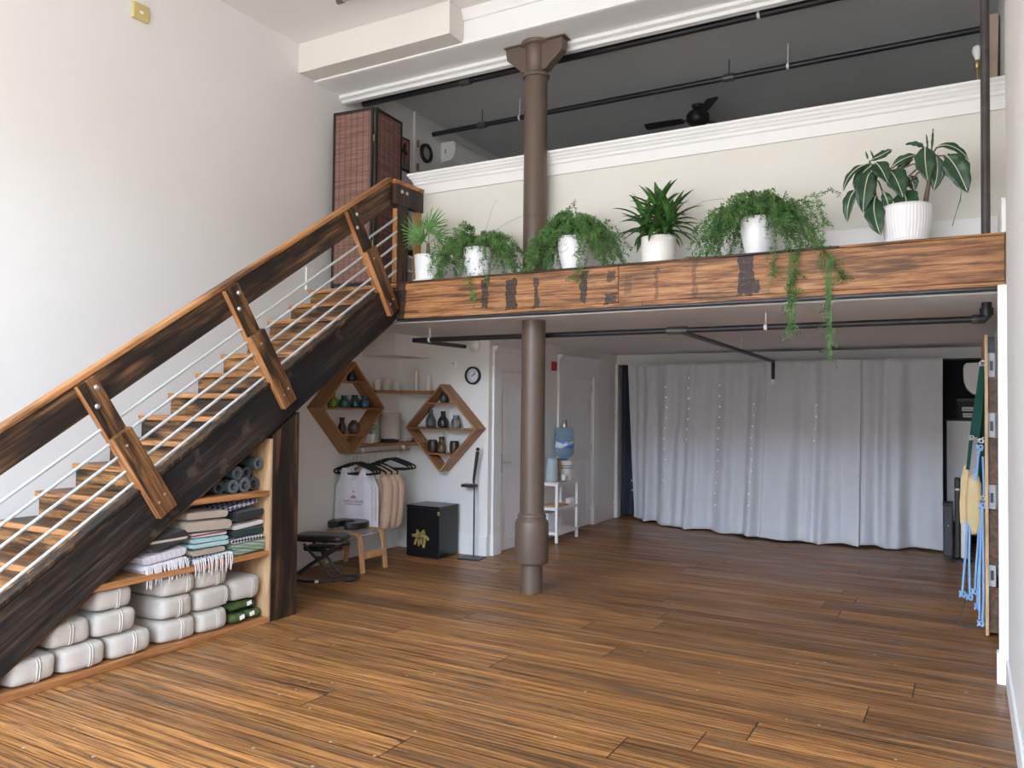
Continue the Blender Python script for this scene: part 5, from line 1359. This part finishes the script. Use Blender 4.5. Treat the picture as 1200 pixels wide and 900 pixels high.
# strap leaved plant
prof = pot_prof(.130,.138,.205)
t, top = plant('bushy strap leaved plant in a ribbed cream cylinder pot at the ledge centre', [(r*(1+.010*math.sin(h/.205*2*PI*11)), h) for r, h in [(.132+.004*k/44, .205*k/44) for k in range(45)]] + [(.130,.205),(.126,.17)], M['pot_cream'], -2.082, PY)
sl = MB(); sk = MB(); rr = random.Random(8)
for (bx, by, lx, lz, n) in ((-2.15,5.95,-.045,.05,11),(-2.09,5.97,0,.21,36),(-2.03,5.94,.05,.10,20),(-2.12,5.92,-.07,.13,18),(-2.05,5.99,.045,.17,18)):
    o = Vector((bx,by,top-.02)); e = o + Vector((lx, 0, lz+.03)); sk.tube([o, (o+e)/2, e], .009, 8)
    for k in range(n):
        u = (k+.5)/n; a = k*2.39996+rr.uniform(-.3,.3); el = math.radians(4 + 76*u + rr.uniform(-8,8))
        d = Vector((math.cos(a)*math.cos(el), math.sin(a)*math.cos(el)*.75, math.sin(el)))
        b0 = o.lerp(e, .35+.65*u)
        leaf(sl, b0, d, Vector((-d.x*.6, -d.y*.6, 1)), rr.uniform(.24,.335)*(1-.10*u), rr.uniform(.024,.034), .35+.65*(1-u)+rr.uniform(0,.4), .35, 8, 'lance')
sl.build('leaves', M['strap_leaf'], t); sk.build('stalks', M['stalk'], t)
# fern 5: long trailing fern
t, top = plant('long trailing fern in a plain white pot spilling over the orange beam', pot_prof(.085,.125,.275,belly=.010), M['pot_white'], -1.325, PY)
fern(t, top, -1.325, PY, 140, .46, .21, .46, 41, (1.08,1.05), dens=8, trails=(
 [(-1.20,5.86,3.0),(-1.16,5.79,2.85),(-1.17,5.775,2.74),(-1.18,5.775,2.62),(-1.17,5.775,2.56)],
 [(-1.14,5.86,3.02),(-1.09,5.785,2.86),(-1.06,5.775,2.70),(-1.05,5.775,2.55),(-1.06,5.77,2.42),(-1.04,5.78,2.30),(-1.05,5.79,2.20),(-1.08,5.79,2.10)],
 [(-1.10,5.86,3.0),(-1.04,5.785,2.82),(-1.02,5.775,2.66),(-1.04,5.775,2.50),(-1.05,5.78,2.36)],
 [(-1.08,5.86,3.0),(-.99,5.785,2.80),(-1.03,5.775,2.60),(-1.08,5.775,2.47)],
 [(-1.00,5.87,3.05),(-.90,5.82,3.05),(-.84,5.79,2.95),(-.85,5.785,2.82),(-.87,5.775,2.66),(-.83,5.775,2.50),(-.82,5.78,2.38),(-.80,5.78,2.28),(-.82,5.78,2.18),(-.80,5.78,2.08),(-.81,5.78,1.98)],
 [(-.90,5.80,2.95),(-.86,5.785,2.78),(-.80,5.775,2.64),(-.76,5.775,2.55),(-.70,5.77,2.52)],
 [(-.95,5.80,2.90),(-.84,5.785,2.72),(-.76,5.775,2.60),(-.72,5.775,2.50)],
 [(-1.05,5.9,3.10),(-.95,5.9,3.14),(-.86,5.88,3.15),(-.80,5.87,3.16)],
 [(-1.02,5.9,3.08),(-.92,5.86,3.09),(-.86,5.84,3.00),(-.85,5.82,2.90)]),
 bare=([(-1.45,5.95,3.10),(-1.6,6.0,3.22),(-1.75,6.05,3.23),(-1.88,6.1,3.20)],))
# dieffenbachia
t, top = plant('broad leaved plant with pale midribs in a fluted white bowl pot at the right', pot_prof(.125,.150,.238,belly=.016), M['pot_white'], -.345, PY+.03, ribs=44, saucer=.155)
lf = MB(); rb = MB(); sk = MB()
sk.tube([(-.50,5.99,top-.03),(-.524,5.98,3.003),(-.543,5.97,3.131),(-.538,5.97,3.30)], [.014,.013,.011,.008], 8)
sk.tube([(-.25,5.99,top-.03),(-.233,5.98,3.021),(-.215,5.97,3.131),(-.196,5.97,3.37)], [.018,.017,.014,.009], 8)
def arc_leaf(b0, c0, t0, w_, k):
    b0, c0, t0 = Vector(b0), Vector(c0), Vector(t0); n = 14
    Q = [b0*(1-u)**2 + c0*2*u*(1-u) + t0*u*u for u in [i/n for i in range(n+1)]]
    flat = Vector((.12*math.sin(k*2.3), -.90, .40)); v = []; rv = []
    st_u = .10 if w_ > .02 else 0
    for i, p in enumerate(Q):
        u = i/n; tv = (Q[min(i+1,n)]-Q[max(i-1,0)]).normalized(); nv = (flat - tv*flat.dot(tv)).normalized(); s = tv.cross(nv)
        x = max(0, (u-st_u)/(1-st_u)); ww = max(.0025, w_*1.14*(math.sin(PI*min(1, .03+.97*x)**.85)**.70))
        wob = 1+.07*math.sin(i*1.7+k)
        for q, f in ((-1,.30),(-.5,.10),(0,0),(.5,.10),(1,.30)):
            v.append(p + s*ww*q*wob + nv*ww*f + nv*.004*math.sin(i*1.3+q*2+k))
        if w_ > .02: rv += [p - s*.0042*(1-.6*u) + nv*.0075, p + s*.0042*(1-.6*u) + nv*.0075]
    lf.add(v, [(i*5+j, i*5+j+1, i*5+6+j, i*5+5+j) for i in range(n) for j in range(4)], True)
    if rv: rb.add(rv, [(i*2, i*2+1, i*2+3, i*2+2) for i in range(n)], True)
for k, (b0, c0, t0, w_) in enumerate((
((-0.575,5.960,3.332),(-0.711,5.960,3.309),(-0.741,5.960,3.163),0.0216),
((-0.566,5.960,3.268),(-0.600,5.918,3.230),(-0.610,5.900,2.982),0.0624),
((-0.653,5.960,3.158),(-0.715,5.946,3.125),(-0.714,5.940,2.938),0.0360),
((-0.537,5.960,3.327),(-0.504,5.904,3.297),(-0.454,5.880,3.162),0.0480),
((-0.452,5.960,3.258),(-0.411,5.904,3.232),(-0.362,5.880,3.052),0.0624),
((-0.364,5.960,3.117),(-0.342,5.890,3.046),(-0.322,5.860,2.916),0.0672),
((-0.575,5.960,3.348),(-0.482,5.974,3.380),(-0.437,5.980,3.414),0.0264),
((-0.536,5.960,3.096),(-0.560,5.897,2.991),(-0.497,5.870,2.809),0.0552),
((-0.490,5.960,3.122),(-0.460,5.939,3.072),(-0.446,5.930,2.973),0.0298),
((-0.434,5.960,3.281),(-0.378,5.960,3.341),(-0.272,5.960,3.346),0.0288),
((-0.415,5.960,3.253),(-0.361,5.981,3.297),(-0.306,5.990,3.331),0.0216),
((-0.232,5.960,3.396),(-0.238,5.904,3.300),(-0.215,5.880,3.147),0.0552),
((-0.173,5.960,3.332),(-0.143,5.974,3.235),(-0.186,5.980,3.098),0.0408),
((-0.112,5.960,3.319),(-0.055,5.939,3.263),(0.012,5.930,3.051),0.0648),
((-0.164,5.960,3.381),(-0.072,5.960,3.412),(0.019,5.960,3.271),0.0240),
((-0.241,5.960,3.392),(-0.286,5.960,3.435),(-0.352,5.960,3.430),0.0163),
((-0.194,5.960,3.370),(-0.188,5.960,3.440),(-0.186,5.960,3.509),0.0067),
((-0.218,5.960,3.384),(-0.221,5.960,3.435),(-0.226,5.960,3.479),0.0048),
((-0.332,5.960,3.210),(-0.310,5.981,3.187),(-0.299,5.990,3.118),0.0346),
((-0.542,5.960,3.357),(-0.556,5.960,3.387),(-0.568,5.960,3.421),0.0058),
((-0.583,5.960,3.363),(-0.590,5.960,3.387),(-0.598,5.960,3.418),0.0058),
((-0.547,5.960,3.318),(-0.606,5.974,3.298),(-0.679,5.980,3.192),0.0432),
)):
    arc_leaf(b0, c0, t0, w_, k)
    hub = Vector((-.54,5.97,3.27)) if b0[0] < -.42 else Vector((-.20,5.97,3.33))
    if w_ > .02: sk.tube([hub+Vector((0,0,-.05)), (hub+Vector(b0))/2, Vector(b0), Vector(b0)*.9+Vector(c0)*.1], .0055, 6)
lf.build('leaves', M['dieff'], t, solid=.002); rb.build('midribs', M['midrib'], t); sk.build('stalks', M['stalk'], t)
cr = MB(); cr.tube([(-.02,5.93,3.10),(-.028,5.92,3.01),(-.055,5.92,2.92),(-.075,5.92,2.84)], [.003,.014,.005,.010], 6, flat=.3); cr.build('curled_leaf', M['palm'], t)

# ------------------------------------------------------------------ mezzanine: screen, picture, clock, air conditioner, fan, lamp
M['screen_frame'] = mat('dark_lacquer_frame', (.018,.013,.012), .4)
def slats():
    m, nt, b = new_mat('woven_bamboo_slats'); tc = N(nt, 'ShaderNodeTexCoord'); sx = N(nt, 'ShaderNodeSeparateXYZ'); nt.links.new(tc.outputs['Object'], sx.inputs[0])
    nz = N(nt, 'ShaderNodeTexNoise'); nz.inputs['Scale'].default_value = 1; nz.inputs['Detail'].default_value = 3
    cb_ = N(nt, 'ShaderNodeCombineXYZ'); nt.links.new(math_n(nt,'MULTIPLY',sx.outputs[2],70), cb_.inputs[2]); nt.links.new(math_n(nt,'MULTIPLY',sx.outputs[0],3), cb_.inputs[0]); nt.links.new(math_n(nt,'MULTIPLY',sx.outputs[1],3), cb_.inputs[1])
    nt.links.new(cb_.outputs[0], nz.inputs['Vector'])
    r = ramp(nt, [(.3,(.13,.062,.048)),(.55,(.235,.125,.098)),(.75,(.30,.17,.13))]); nt.links.new(nz.outputs['Fac'], r.inputs[0])
    th = math_n(nt, 'FRACT', math_n(nt, 'MULTIPLY', math_n(nt, 'ADD', sx.outputs[0], sx.outputs[1]), 13.0))
    c = mix(nt, math_n(nt, 'MULTIPLY', math_n(nt, 'LESS_THAN', th, .22), .45), r.outputs[0], (.06,.028,.024))
    nt.links.new(c, b.inputs['Base Color']); b.inputs['Roughness'].default_value = .6
    return m
M['slats'] = slats()
FZ = 2.762
sc_ = T('folding_screen', 'tall dark framed folding screen with woven reddish slats on the stair landing', 'folding screen', (-5.12, 6.17, FZ))
def panel(a, b_, zt):
    a, b_ = Vector((*a, 0)), Vector((*b_, 0)); d = (b_-a); L = d.length; d.normalize(); n_ = Vector((-d.y, d.x, 0))
    Z = Vector((0,0,1)); mid = (a+b_)/2; h = zt-FZ
    f = MB()
    for e in (a+d*.014, b_-d*.014): f.obox(e+Z*(FZ+h/2), d*.013, n_*.011, Z*(h/2))
    for z in (zt-.014, FZ+.07): f.obox(mid+Z*z, d*(L/2-.0275), n_*.0105, Z*.0135)
    fo = f.build('panel_frame', M['screen_frame'], sc_)
    MB().obox(mid+Z*(FZ+.083+(h-.111)/2), d*(L/2-.0278), n_*.004, Z*((h-.112)/2)).build('slat_panel', M['slats'], fo)
    return fo
panel((-5.595,6.11), (-5.115,6.155), 4.59); panel((-5.10,6.17), (-5.14,6.64), 4.59)
for z in (3.2, 4.25): MB().cyl((-5.105,6.155,z), (-5.105,6.155,z+.06), .009, 8).build('hinge', M['brass'], sc_)
pc = T('framed_picture', 'dark framed orange poster with a dark plant motif on the mezzanine side wall', 'picture', (XL+.001, 7.30, 4.55))
MB().box(XL+.001, XL+.022, 7.085, 7.51, 4.355, 4.745).build('frame', M['screen_frame'], pc, bevel=.003)
MB().box(XL+.0222, XL+.0245, 7.11, 7.485, 4.38, 4.72).build('orange_print', mat('orange_print', (.42,.20,.13), .6), pc)
mo = MB()
for (y, z, ry, rz) in ((7.40,4.62,.03,.05),(7.43,4.57,.035,.03),(7.37,4.58,.03,.03),(7.42,4.66,.02,.03),(7.40,4.50,.012,.06)):
    mo.prism([(XL+.0247, y+ry*math.cos(a*PI/8), z+rz*math.sin(a*PI/8)) for a in range(16)], (.0008,0,0))
mo.build('dark_motif', M['black_plastic'], pc)
MB().box(XL+.0247, XL+.0258, 7.375, 7.435, 4.39, 4.455).build('teal_motif', mat('teal_print', (.05,.22,.24), .6), pc)
ck = T('wall_clock', 'thick black ring wall clock on the mezzanine side wall', 'clock', (XL+.001, 7.85, 4.685))
MB().lathe([(.075,.001),(.078,.03),(.095,.042),(.115,.03),(.118,.001)], (XL+.001,7.85,4.685), 36, axis='x', cap=False).build('rim', M['black_plastic'], ck)
MB().lathe([(.112,.001),(.112,.012),(.001,.0125)], (XL+.001,7.85,4.685), 36, axis='x', cap=False).build('dial', mat('grey_dial', (.45,.46,.47), .5), ck)
def aircon(label, x, sg, y0, y1, z0, z1, d, bright=None):
    t = T('air_conditioner', label, 'air conditioner', (x, (y0+y1)/2, z0))
    h = z1-z0
    pr = [(0,z1),(d*.86,z1-.004),(d*.97,z1-.03),(d,z1-.08),(d*.98,z0+h*.45),(d*.88,z0+h*.22),(d*.68,z0+h*.07),(d*.45,z0+.01),(0,z0)]
    MB().prism([(x+sg*a, y0, z) for a, z in pr], (0,y1-y0,0)).build('casing', M['white_plastic'], t, bevel=.008)
    MB().prism([(x+sg*a*.80, y0-.004, z0+h*.10+(z-z0)*.86) for a, z in pr], (0,.0035,0)).build('end_cap', M['white_plastic'], t)
    MB().box(min(x+sg*d*.3,x+sg*d*.36), max(x+sg*d*.3,x+sg*d*.36), y0-.0065, y0-.0042, z0+h*.4, z0+h*.62).build('vent_slot', M['charcoal_plastic'], t)
    return t
aircon('white wall air conditioner up on the mezzanine side wall beside the ring clock', XL+.001, 1, 8.18, 9.02, 4.66, 4.915, .215)
aircon('white wall air conditioner below the low ceiling in the dark right corner', .248, -1, 10.75, 11.5, 1.80, 2.19, .28)
# door casing and hinges on the mezzanine side wall
hg = struct(MB().box(XL, XL+.03, 7.60, 7.66, 2.765, 5.119), 'trim_13', M['trim'])
for z in (4.70, 4.42):
    MB().box(XL+.0305, XL+.034, 7.63, 7.665, z, z+.085).build('hinge_leaf', M['brass'], hg); MB().cyl((XL+.038,7.667,z-.005), (XL+.038,7.667,z+.09), .006, 8).build('hinge_pin', M['brass'], hg)
# rounded black chair back behind the landing rail
ch = T('black_chair', 'black rounded chair back showing behind the landing rail', 'chair', (-4.92, 7.02, FZ))
CHX, CHY = -4.92, 7.02
MB().prism([(CHX+.19*math.cos(PI*k/14), CHY, FZ+.74+.20*math.sin(PI*k/14)) for k in range(15)] + [(CHX-.19,CHY,FZ+.48),(CHX+.19,CHY,FZ+.48)], (0,.035,0)).build('backrest', M['black_plastic'], ch, bevel=.01)
MB().cushion((CHX,CHY-.21,FZ+.45), (.21,.20,.03), (5,5,3), 8).build('seat', M['black_vinyl'], ch)
for sx3 in (-1, 1):
    for yy in (CHY-.36, CHY+.015): MB().cyl((CHX+sx3*.17, yy, FZ), (CHX+sx3*.16, yy, FZ+.425 if yy < CHY else FZ+.50), .013, 8).build('leg', M['black_metal'], ch)
# ceiling fan
fx, fy = -2.68, 8.98
fn = T('ceiling_fan', 'dark ceiling fan half hidden behind the parapet cornice', 'ceiling fan', (fx, fy, 5.12))
M['fan'] = mat('dark_bronze', (.016,.015,.016), .5)
MB().lathe([(.07,-.001),(.07,-.02),(.045,-.05),(.015,-.055)], (fx,fy,5.12), 24).build('canopy', M['fan'], fn)
MB().cyl((fx,fy,5.075), (fx,fy,5.04), .014, 10).build('downrod', M['fan'], fn)
MB().lathe([(.03,0),(.10,-.02),(.13,-.06),(.13,-.12),(.10,-.16),(.05,-.18)], (fx,fy,5.06), 28).build('motor_housing', M['fan'], fn)
for k in range(3):
    a = PI + k*2*PI/3 + .02; d = Vector((math.cos(a), math.sin(a), 0)); n_ = Vector((-d.y, d.x, 0))
    b_ = MB().prism([Vector((fx,fy,4.955)) + d*q + n_*w_*s_ + Vector((0,0,.012*s_)) for q, w_, s_ in ((.17,.045,-1),(.30,.06,-1),(.60,.068,-1),(.63,.05,-1),(.63,.05,1),(.60,.068,1),(.30,.06,1),(.17,.045,1))], (0,0,.008)).build('blade', M['fan'], fn)
    MB().obox(Vector((fx,fy,4.958))+d*.15, d*.06, n_*.014, (0,0,.006)).build('blade_arm', M['fan'], b_)
lp_ = T('floor_lamp', 'bare white bulb on a brass lamp post behind the cornice at the right', 'lamp', (.085, 7.2, 2.75))
MB().lathe([(.13,0),(.13,.02),(.02,.04),(.008,.05)], (.085,7.2,2.75), 24).build('base', M['brass'], lp_)
MB().cyl((.085,7.2,2.79), (.085,7.2,4.315), .008, 10).build('post', M['brass'], lp_)
MB().lathe([(.010,0),(.020,.005),(.022,.06),(.016,.075)], (.085,7.2,4.315), 16).build('socket', M['brass'], lp_)
MB().lathe([(.014,0),(.018,.02),(.034,.06),(.038,.085),(.030,.112),(.010,.124),(.001,.125)], (.085,7.2,4.385), 20).build('bulb', mat('frosted_bulb', (.82,.82,.80), .3), lp_)
lb_ = T('leaning_board', 'tapered tan board standing upstairs behind the right end of the cornice', 'board', (.17, 7.45, 2.75))
MB().prism([(.150,7.45,2.75),(.195,7.45,2.75),(.238,7.45,4.84),(.150,7.45,4.84)], (0,.02,0)).build('tan_board', mat('tan_board', (.46,.36,.27), .6), lb_)
MB().prism([(.150,7.471,2.75),(.247,7.471,2.75),(.247,7.471,4.83),(.150,7.471,4.83)], (0,.015,0)).build('dark_backing', M['navy'], lb_)

# ------------------------------------------------------------------ right wall: rope panel and hanging straps
M['ply_edge'] = wood('rope_panel_plywood', (0,0,1), [(.40,.25,.13),(.50,.33,.18),(.58,.40,.23),(.63,.46,.28)], 3, 40, .55)
M['spacer'] = mat('grey_spacer', (.40,.40,.41), .6)
M['walnut'] = wood('brown_spacer_board', (0,1,0), [(.05,.025,.014),(.085,.044,.026),(.12,.065,.038),(.16,.09,.055)], 2, 20, .5)
rp = T('rope_panel', 'plywood wall panel seen edge on, standing off the right wall on spacer blocks', 'wall panel', (.13, 7.3, 0))
MB().box(.117, .138, 6.76, 8.30, .012, 2.19).build('plywood_sheet', M['ply_edge'], rp, bevel=.001)
for k, (z0, z1, m) in enumerate(((.03,.36,'walnut'),(.36,.52,'spacer'),(.52,.92,'walnut'),(.92,1.10,'spacer'),(1.10,1.44,'walnut'),(1.44,1.62,'spacer'),(1.62,1.88,'walnut'),(1.88,2.06,'spacer'),(2.06,2.18,'charcoal_plastic'))):
    b_ = MB().box(.139, .205 if m == 'walnut' else .182, 6.785, 6.85, z0+.003, z1-.003).box(.139, .205 if m == 'walnut' else .182, 8.18, 8.25, z0+.003, z1-.003).build('spacer_block', M[m], rp)
    if m == 'spacer': MB().box(.150, .170, 6.779, 6.7845, z0+.05, z0+.12).build('dark_socket', M['charcoal_plastic'], rp)
MB().box(.2085, .214, 6.79, 8.25, .03, 2.18).build('wall_cleat', M['charcoal_plastic'], rp) if False else None
def ring(t, c, r, th=.004, ax='y'):
    c = Vector(c); P = []
    for k in range(18):
        a = 2*PI*k/18; P.append(c + (Vector((r*math.cos(a), 0, r*math.sin(a))) if ax == 'y' else Vector((0, r*math.cos(a), r*math.sin(a)))))
    MB().tube(P, th, 8, closed=True).build('metal_ring', M['grey_metal'], t)
M['green_web'] = cloth('green_webbing', (.010,.060,.045), .3, 200)
M['rope'] = cloth('pale_blue_rope', (.25,.42,.66), .5, 260)
M['straw'] = cloth('tan_woven_pad', (.60,.46,.25), .5, 70)
gs = T('green_strap', 'wide dark green webbing straps hanging from a hook on the rope panel', 'strap', (.08, 6.84, 2.0))
def ribbon(t, pts, w_, m, name='strap_band', dirv=(0,1,0), th=.004):
    """flat webbing: pts centre line, width along a horizontal direction that twists slightly"""
    dv_ = Vector(dirv).normalized(); v = []; fs = []
    P = [Vector(p) for p in pts]; Q = []
    for i in range(len(P)-1):
        for k in range(5): Q.append(P[i].lerp(P[i+1], k/5))
    Q.append(P[-1]); n = len(Q)
    W = w_ if isinstance(w_, (list, tuple)) else [w_]*len(P)
    for i, p in enumerate(Q):
        f = i/5; k = min(int(f), len(W)-2); ww = W[k] + (W[k+1]-W[k])*(f-k)
        tv = (Q[min(i+1,n-1)]-Q[max(i-1,0)]).normalized(); nv = tv.cross(dv_).normalized()
        for (a, b_) in ((-1,-1),(1,-1),(1,1),(-1,1)): v.append(p + dv_*ww/2*a + nv*th/2*b_)
    for i in range(n-1):
        for k in range(4): fs.append((i*4+k, i*4+(k+1)%4, i*4+4+(k+1)%4, i*4+4+k))
    fs += [(3,2,1,0), tuple(4*(n-1)+k for k in range(4))]
    return MB().add(v, fs, False).build(name, m, t)
ring(gs, (.103,6.84,1.985), .018)
MB().tube([(.116,6.84,2.00),(.108,6.84,2.01),(.103,6.84,2.003)], .004, 6).build('wall_hook', M['grey_metal'], gs)
ribbon(gs, [(.100,6.84,1.965),(.088,6.83,1.78),(.070,6.82,1.60),(.052,6.81,1.44)], [.03,.05,.07,.07], M['green_web'], dirv=(1,-.5,0))
ribbon(gs, [(.106,6.86,1.965),(.100,6.87,1.70),(.095,6.88,1.44),(.098,6.88,1.20),(.098,6.88,.98)], [.03,.045,.05,.05,.045], M['green_web'], dirv=(1,-.6,0))
ribbon(gs, [(.030,6.80,1.42),(.020,6.80,1.32),(.008,6.80,1.20)], [.03,.028,.028], M['green_web'], dirv=(1,-.8,0))
ribbon(gs, [(.0,6.90,.50),(-.005,6.90,.25),(-.03,6.88,.12),(-.062,6.86,.075),(-.02,6.84,.035),(.05,6.84,.05)], .03, M['green_web'], dirv=(.1,1,0))
for c in ((.090,6.80,1.415),(.034,6.80,1.435)): ring(gs, c, .016)
wp = T('woven_sling', 'tan woven sling pad hanging among blue ropes on the rope panel', 'sling', (.03, 6.84, .7))
MB().cushion((.045,6.86,.945), (.052,.10,.225), (3.2,4,3), 12, .010, 14, 5).build('pad_body', M['straw'], wp)
ribbon(wp, [(-.016,6.83,.80),(-.020,6.83,.95),(-.012,6.83,1.10),(.004,6.83,1.23)], [.05,.05,.045,.035], M['straw'], 'pad_flap', dirv=(1,-.6,0), th=.018)
ribbon(wp, [(.02,6.815,1.06),(.05,6.815,1.08),(.09,6.815,1.06)], .04, M['green_web'], 'green_edge', dirv=(0,.2,1))
br = T('blue_rope', 'pale blue knotted rope with long looped tails on the left of the panel straps', 'rope', (.06, 6.79, 1.35), 'blue ropes on the panel')
def ropes(t, lines, knots, r=.0075):
    for L in lines: MB().tube([Vector(p) for p in L], r, 8).build('rope_strand', M['rope'], t)
    for c in knots:
        c = Vector(c); P = [c + Vector((.018*math.sin(2*a), .014*math.cos(3*a), .018*math.sin(3*a+.5))) for a in [2*PI*k/28 for k in range(28)]]
        MB().tube(P, r*.95, 8, closed=True).build('rope_knot', M['rope'], t)
ropes(br, ([(.085,6.785,1.36),(.060,6.785,1.20),(.028,6.785,1.02),(.010,6.785,.90),(-.005,6.785,.62),(-.030,6.785,.30)],
           [(.080,6.785,1.36),(.066,6.785,1.18),(.036,6.785,1.0),(.020,6.785,.84),(.015,6.785,.55),(.018,6.785,.28)]),
      ((.084,6.785,1.365),(-.028,6.785,.285),(.016,6.785,.270)))
ring(br, (.098,6.785,1.415), .014)
MB().tube([(.116,6.785,1.44),(.104,6.785,1.44),(.100,6.785,1.428)], .0035, 6).build('wall_hook', M['grey_metal'], br)
b2 = T('blue_rope', 'pale blue rope bundle hung lower, nearest the plywood edge, ending almost at the floor', 'rope', (.09, 6.78, .95), 'blue ropes on the panel')
ropes(b2, ([(.096,6.775,.93),(.088,6.775,.70),(.080,6.775,.40),(.078,6.775,.12)], [(.100,6.775,.93),(.104,6.775,.60),(.106,6.775,.30),(.096,6.775,.10)],
           [(.094,6.79,.93),(.075,6.79,.72),(.060,6.79,.50),(.050,6.79,.33)], [(.092,6.80,.93),(.082,6.80,.60),(.072,6.80,.40),(.066,6.80,.22)]),
      ((.098,6.775,.945),(.086,6.775,.09),(.050,6.79,.315),(.068,6.80,.205)))
ring(b2, (.103,6.775,1.00), .014)
MB().tube([(.116,6.775,1.03),(.106,6.775,1.03),(.103,6.775,1.013)], .0035, 6).build('wall_hook', M['grey_metal'], b2)
b3 = T('blue_rope', 'short doubled blue rope with an upper loop between green strap and panel', 'rope', (.10, 6.83, 1.36), 'blue ropes on the panel')
ropes(b3, ([(.104,6.815,1.30),(.108,6.815,1.20),(.110,6.815,1.06),(.106,6.815,.99)],), ())

# ------------------------------------------------------------------ dark storage corner behind the curtain
wb = T('whiteboard', 'plain white board standing in the dark corner right of the curtains', 'board', (-.03, 11.0, .3))
MB().box(-.205, .22, 11.02, 11.04, .30, 1.50).build('board_face', M['white_plastic'], wb)
MB().box(-.222, -.206, 11.015, 11.045, .28, 1.52).box(-.205, .235, 11.015, 11.045, 1.501, 1.52).box(-.205, .235, 11.015, 11.045, .28, .299).build('dark_frame', M['charcoal_plastic'], wb)
for x in (-.2, .2): MB().box(x-.02, x+.02, 11.0, 11.06, 0, .2799).build('foot', M['charcoal_plastic'], wb)
ws = T('wall_shelf', 'dark floating shelf under the corner air conditioner', 'wall shelf', (.07, 11.3, 1.74))
MB().box(-.10, .249, 11.05, 11.30, 1.735, 1.775).build('shelf_board', M['charcoal_plastic'], ws, bevel=.003)
MB().box(-.08, .249, 11.14, 11.16, 1.66, 1.734).build('bracket', M['charcoal_plastic'], ws)
for k, (z, lb) in enumerate(((1.645, 'upper white paper tag pinned under the dark floating shelf'), (1.570, 'lower white paper tag pinned under the dark floating shelf'))):
    t = T('paper_tag', lb, 'paper', (-.0, 11.095, z), 'paper tags under the shelf')
    MB().box(-.045+.01*k, .075, 11.0885, 11.0956, z-.025, z+.025).build('paper_sheet', M['white_tag'], t)
    MB().box(-.03+.01*k, .06, 11.0865, 11.0876, z-.006, z+.004).build('printed_line', mat('grey_print', (.35,.35,.36), .8), t)
pb = T('board_panel', 'dark backing board holding the pinned paper tags', 'board', (.05, 11.105, 1.53))
MB().box(-.09, .20, 11.096, 11.108, 1.525, 1.7345).build('backing', M['navy'], pb); MB().cyl((.0,11.088,1.63),(.0,11.0865,1.63),.004,6).build('pin', M['grey_metal'], pb)
tf = T('air_purifier', 'tall black and white tower fan standing in front of the white board', 'tower fan', (-.06, 10.0, 0))
MB().lathe([(.11,0),(.11,.018),(.07,.03)], (-.055,9.98,0), 28).build('base', M['black_plastic'], tf)
MB().box(-.058, .01, 9.93, 10.05, .031, .93).build('white_side', M['white_plastic'], tf, bevel=.02)
MB().box(-.115, -.0585, 9.925, 10.045, .031, .90).build('black_front', M['black_plastic'], tf, bevel=.015)
MB().box(-.108, -.066, 9.920, 9.9245, .765, .785).build('display_strip', M['white_plastic'], tf)
bn = T('waste_bin', 'dark upright bin standing next to the curtain edge', 'bin', (-.175, 10.14, 0))
MB().prism([(-.225,10.06,.02),(-.13,10.06,.02),(-.13,10.26,.02),(-.225,10.26,.02)], (0,0,.56)).build('bin_body', M['charcoal_plastic'], bn, bevel=.012)
MB().box(-.232, -.125, 10.05, 10.27, .581, .61).build('bin_lid', M['black_plastic'], bn, bevel=.008); MB().box(-.22,-.135,10.07,10.25,0,.0195).build('bin_foot', M['black_plastic'], bn)
MB().lathe([(.006,0),(.006,.003)], (-.175,10.0595,.36), 10, axis='y').build('bin_badge', M['grey_metal'], bn)
# ------------------------------------------------------------------ daylight, camera
w = bpy.data.worlds.new('World'); C.world = w; w.use_nodes = True
nt = w.node_tree; bg = nt.nodes['Background']
tc = N(nt, 'ShaderNodeTexCoord'); sx = N(nt, 'ShaderNodeSeparateXYZ'); nt.links.new(tc.outputs['Generated'], sx.inputs[0])
r = ramp(nt, [(0, (.50,.50,.50)), (.47, (.50,.50,.50)), (.49, (.36,.36,.36)), (.50, (.33,.325,.32)), (.595, (.34,.335,.33)), (.62, (1.42,1.72,2.2)), (.72, (1.0,1.2,1.5)), (1, (.62,.78,1.02))])
nt.links.new(math_n(nt, 'MULTIPLY_ADD', sx.outputs[2], .5, .5), r.inputs[0])
nt.links.new(r.outputs[0], bg.inputs['Color']); bg.inputs['Strength'].default_value = 7.0

cam = bpy.data.cameras.new('camera'); co_ = bpy.data.objects.new('camera', cam); COL.objects.link(co_)
cam.sensor_fit = 'HORIZONTAL'; cam.sensor_width = 36.0; cam.lens = 936.17/1200*36
yaw, pitch, roll = math.radians(-29.628), math.radians(1.429), math.radians(.595)
fwd = Vector((math.sin(yaw)*math.cos(pitch), math.cos(yaw)*math.cos(pitch), math.sin(pitch)))
rt = Vector((math.cos(yaw), -math.sin(yaw), 0)); up = rt.cross(fwd)
r2 = rt*math.cos(roll) + up*math.sin(roll); u2 = -rt*math.sin(roll) + up*math.cos(roll)
co_.matrix_world = Matrix(((r2.x,u2.x,-fwd.x,0),(r2.y,u2.y,-fwd.y,0),(r2.z,u2.z,-fwd.z,1.65),(0,0,0,1)))
cam.clip_start = .05; cam.clip_end = 100
C.camera = co_
vs = C.view_settings
vs.view_transform = 'Standard'; vs.look = 'None'; vs.exposure = 0.86; vs.gamma = 1.0; vs.use_curve_mapping = False
C.cycles.use_denoising = True
C.cycles.max_bounces = 10; C.cycles.diffuse_bounces = 7; C.cycles.transparent_max_bounces = 24
for o in bpy.data.objects:
    if '_o' in o: del o['_o']
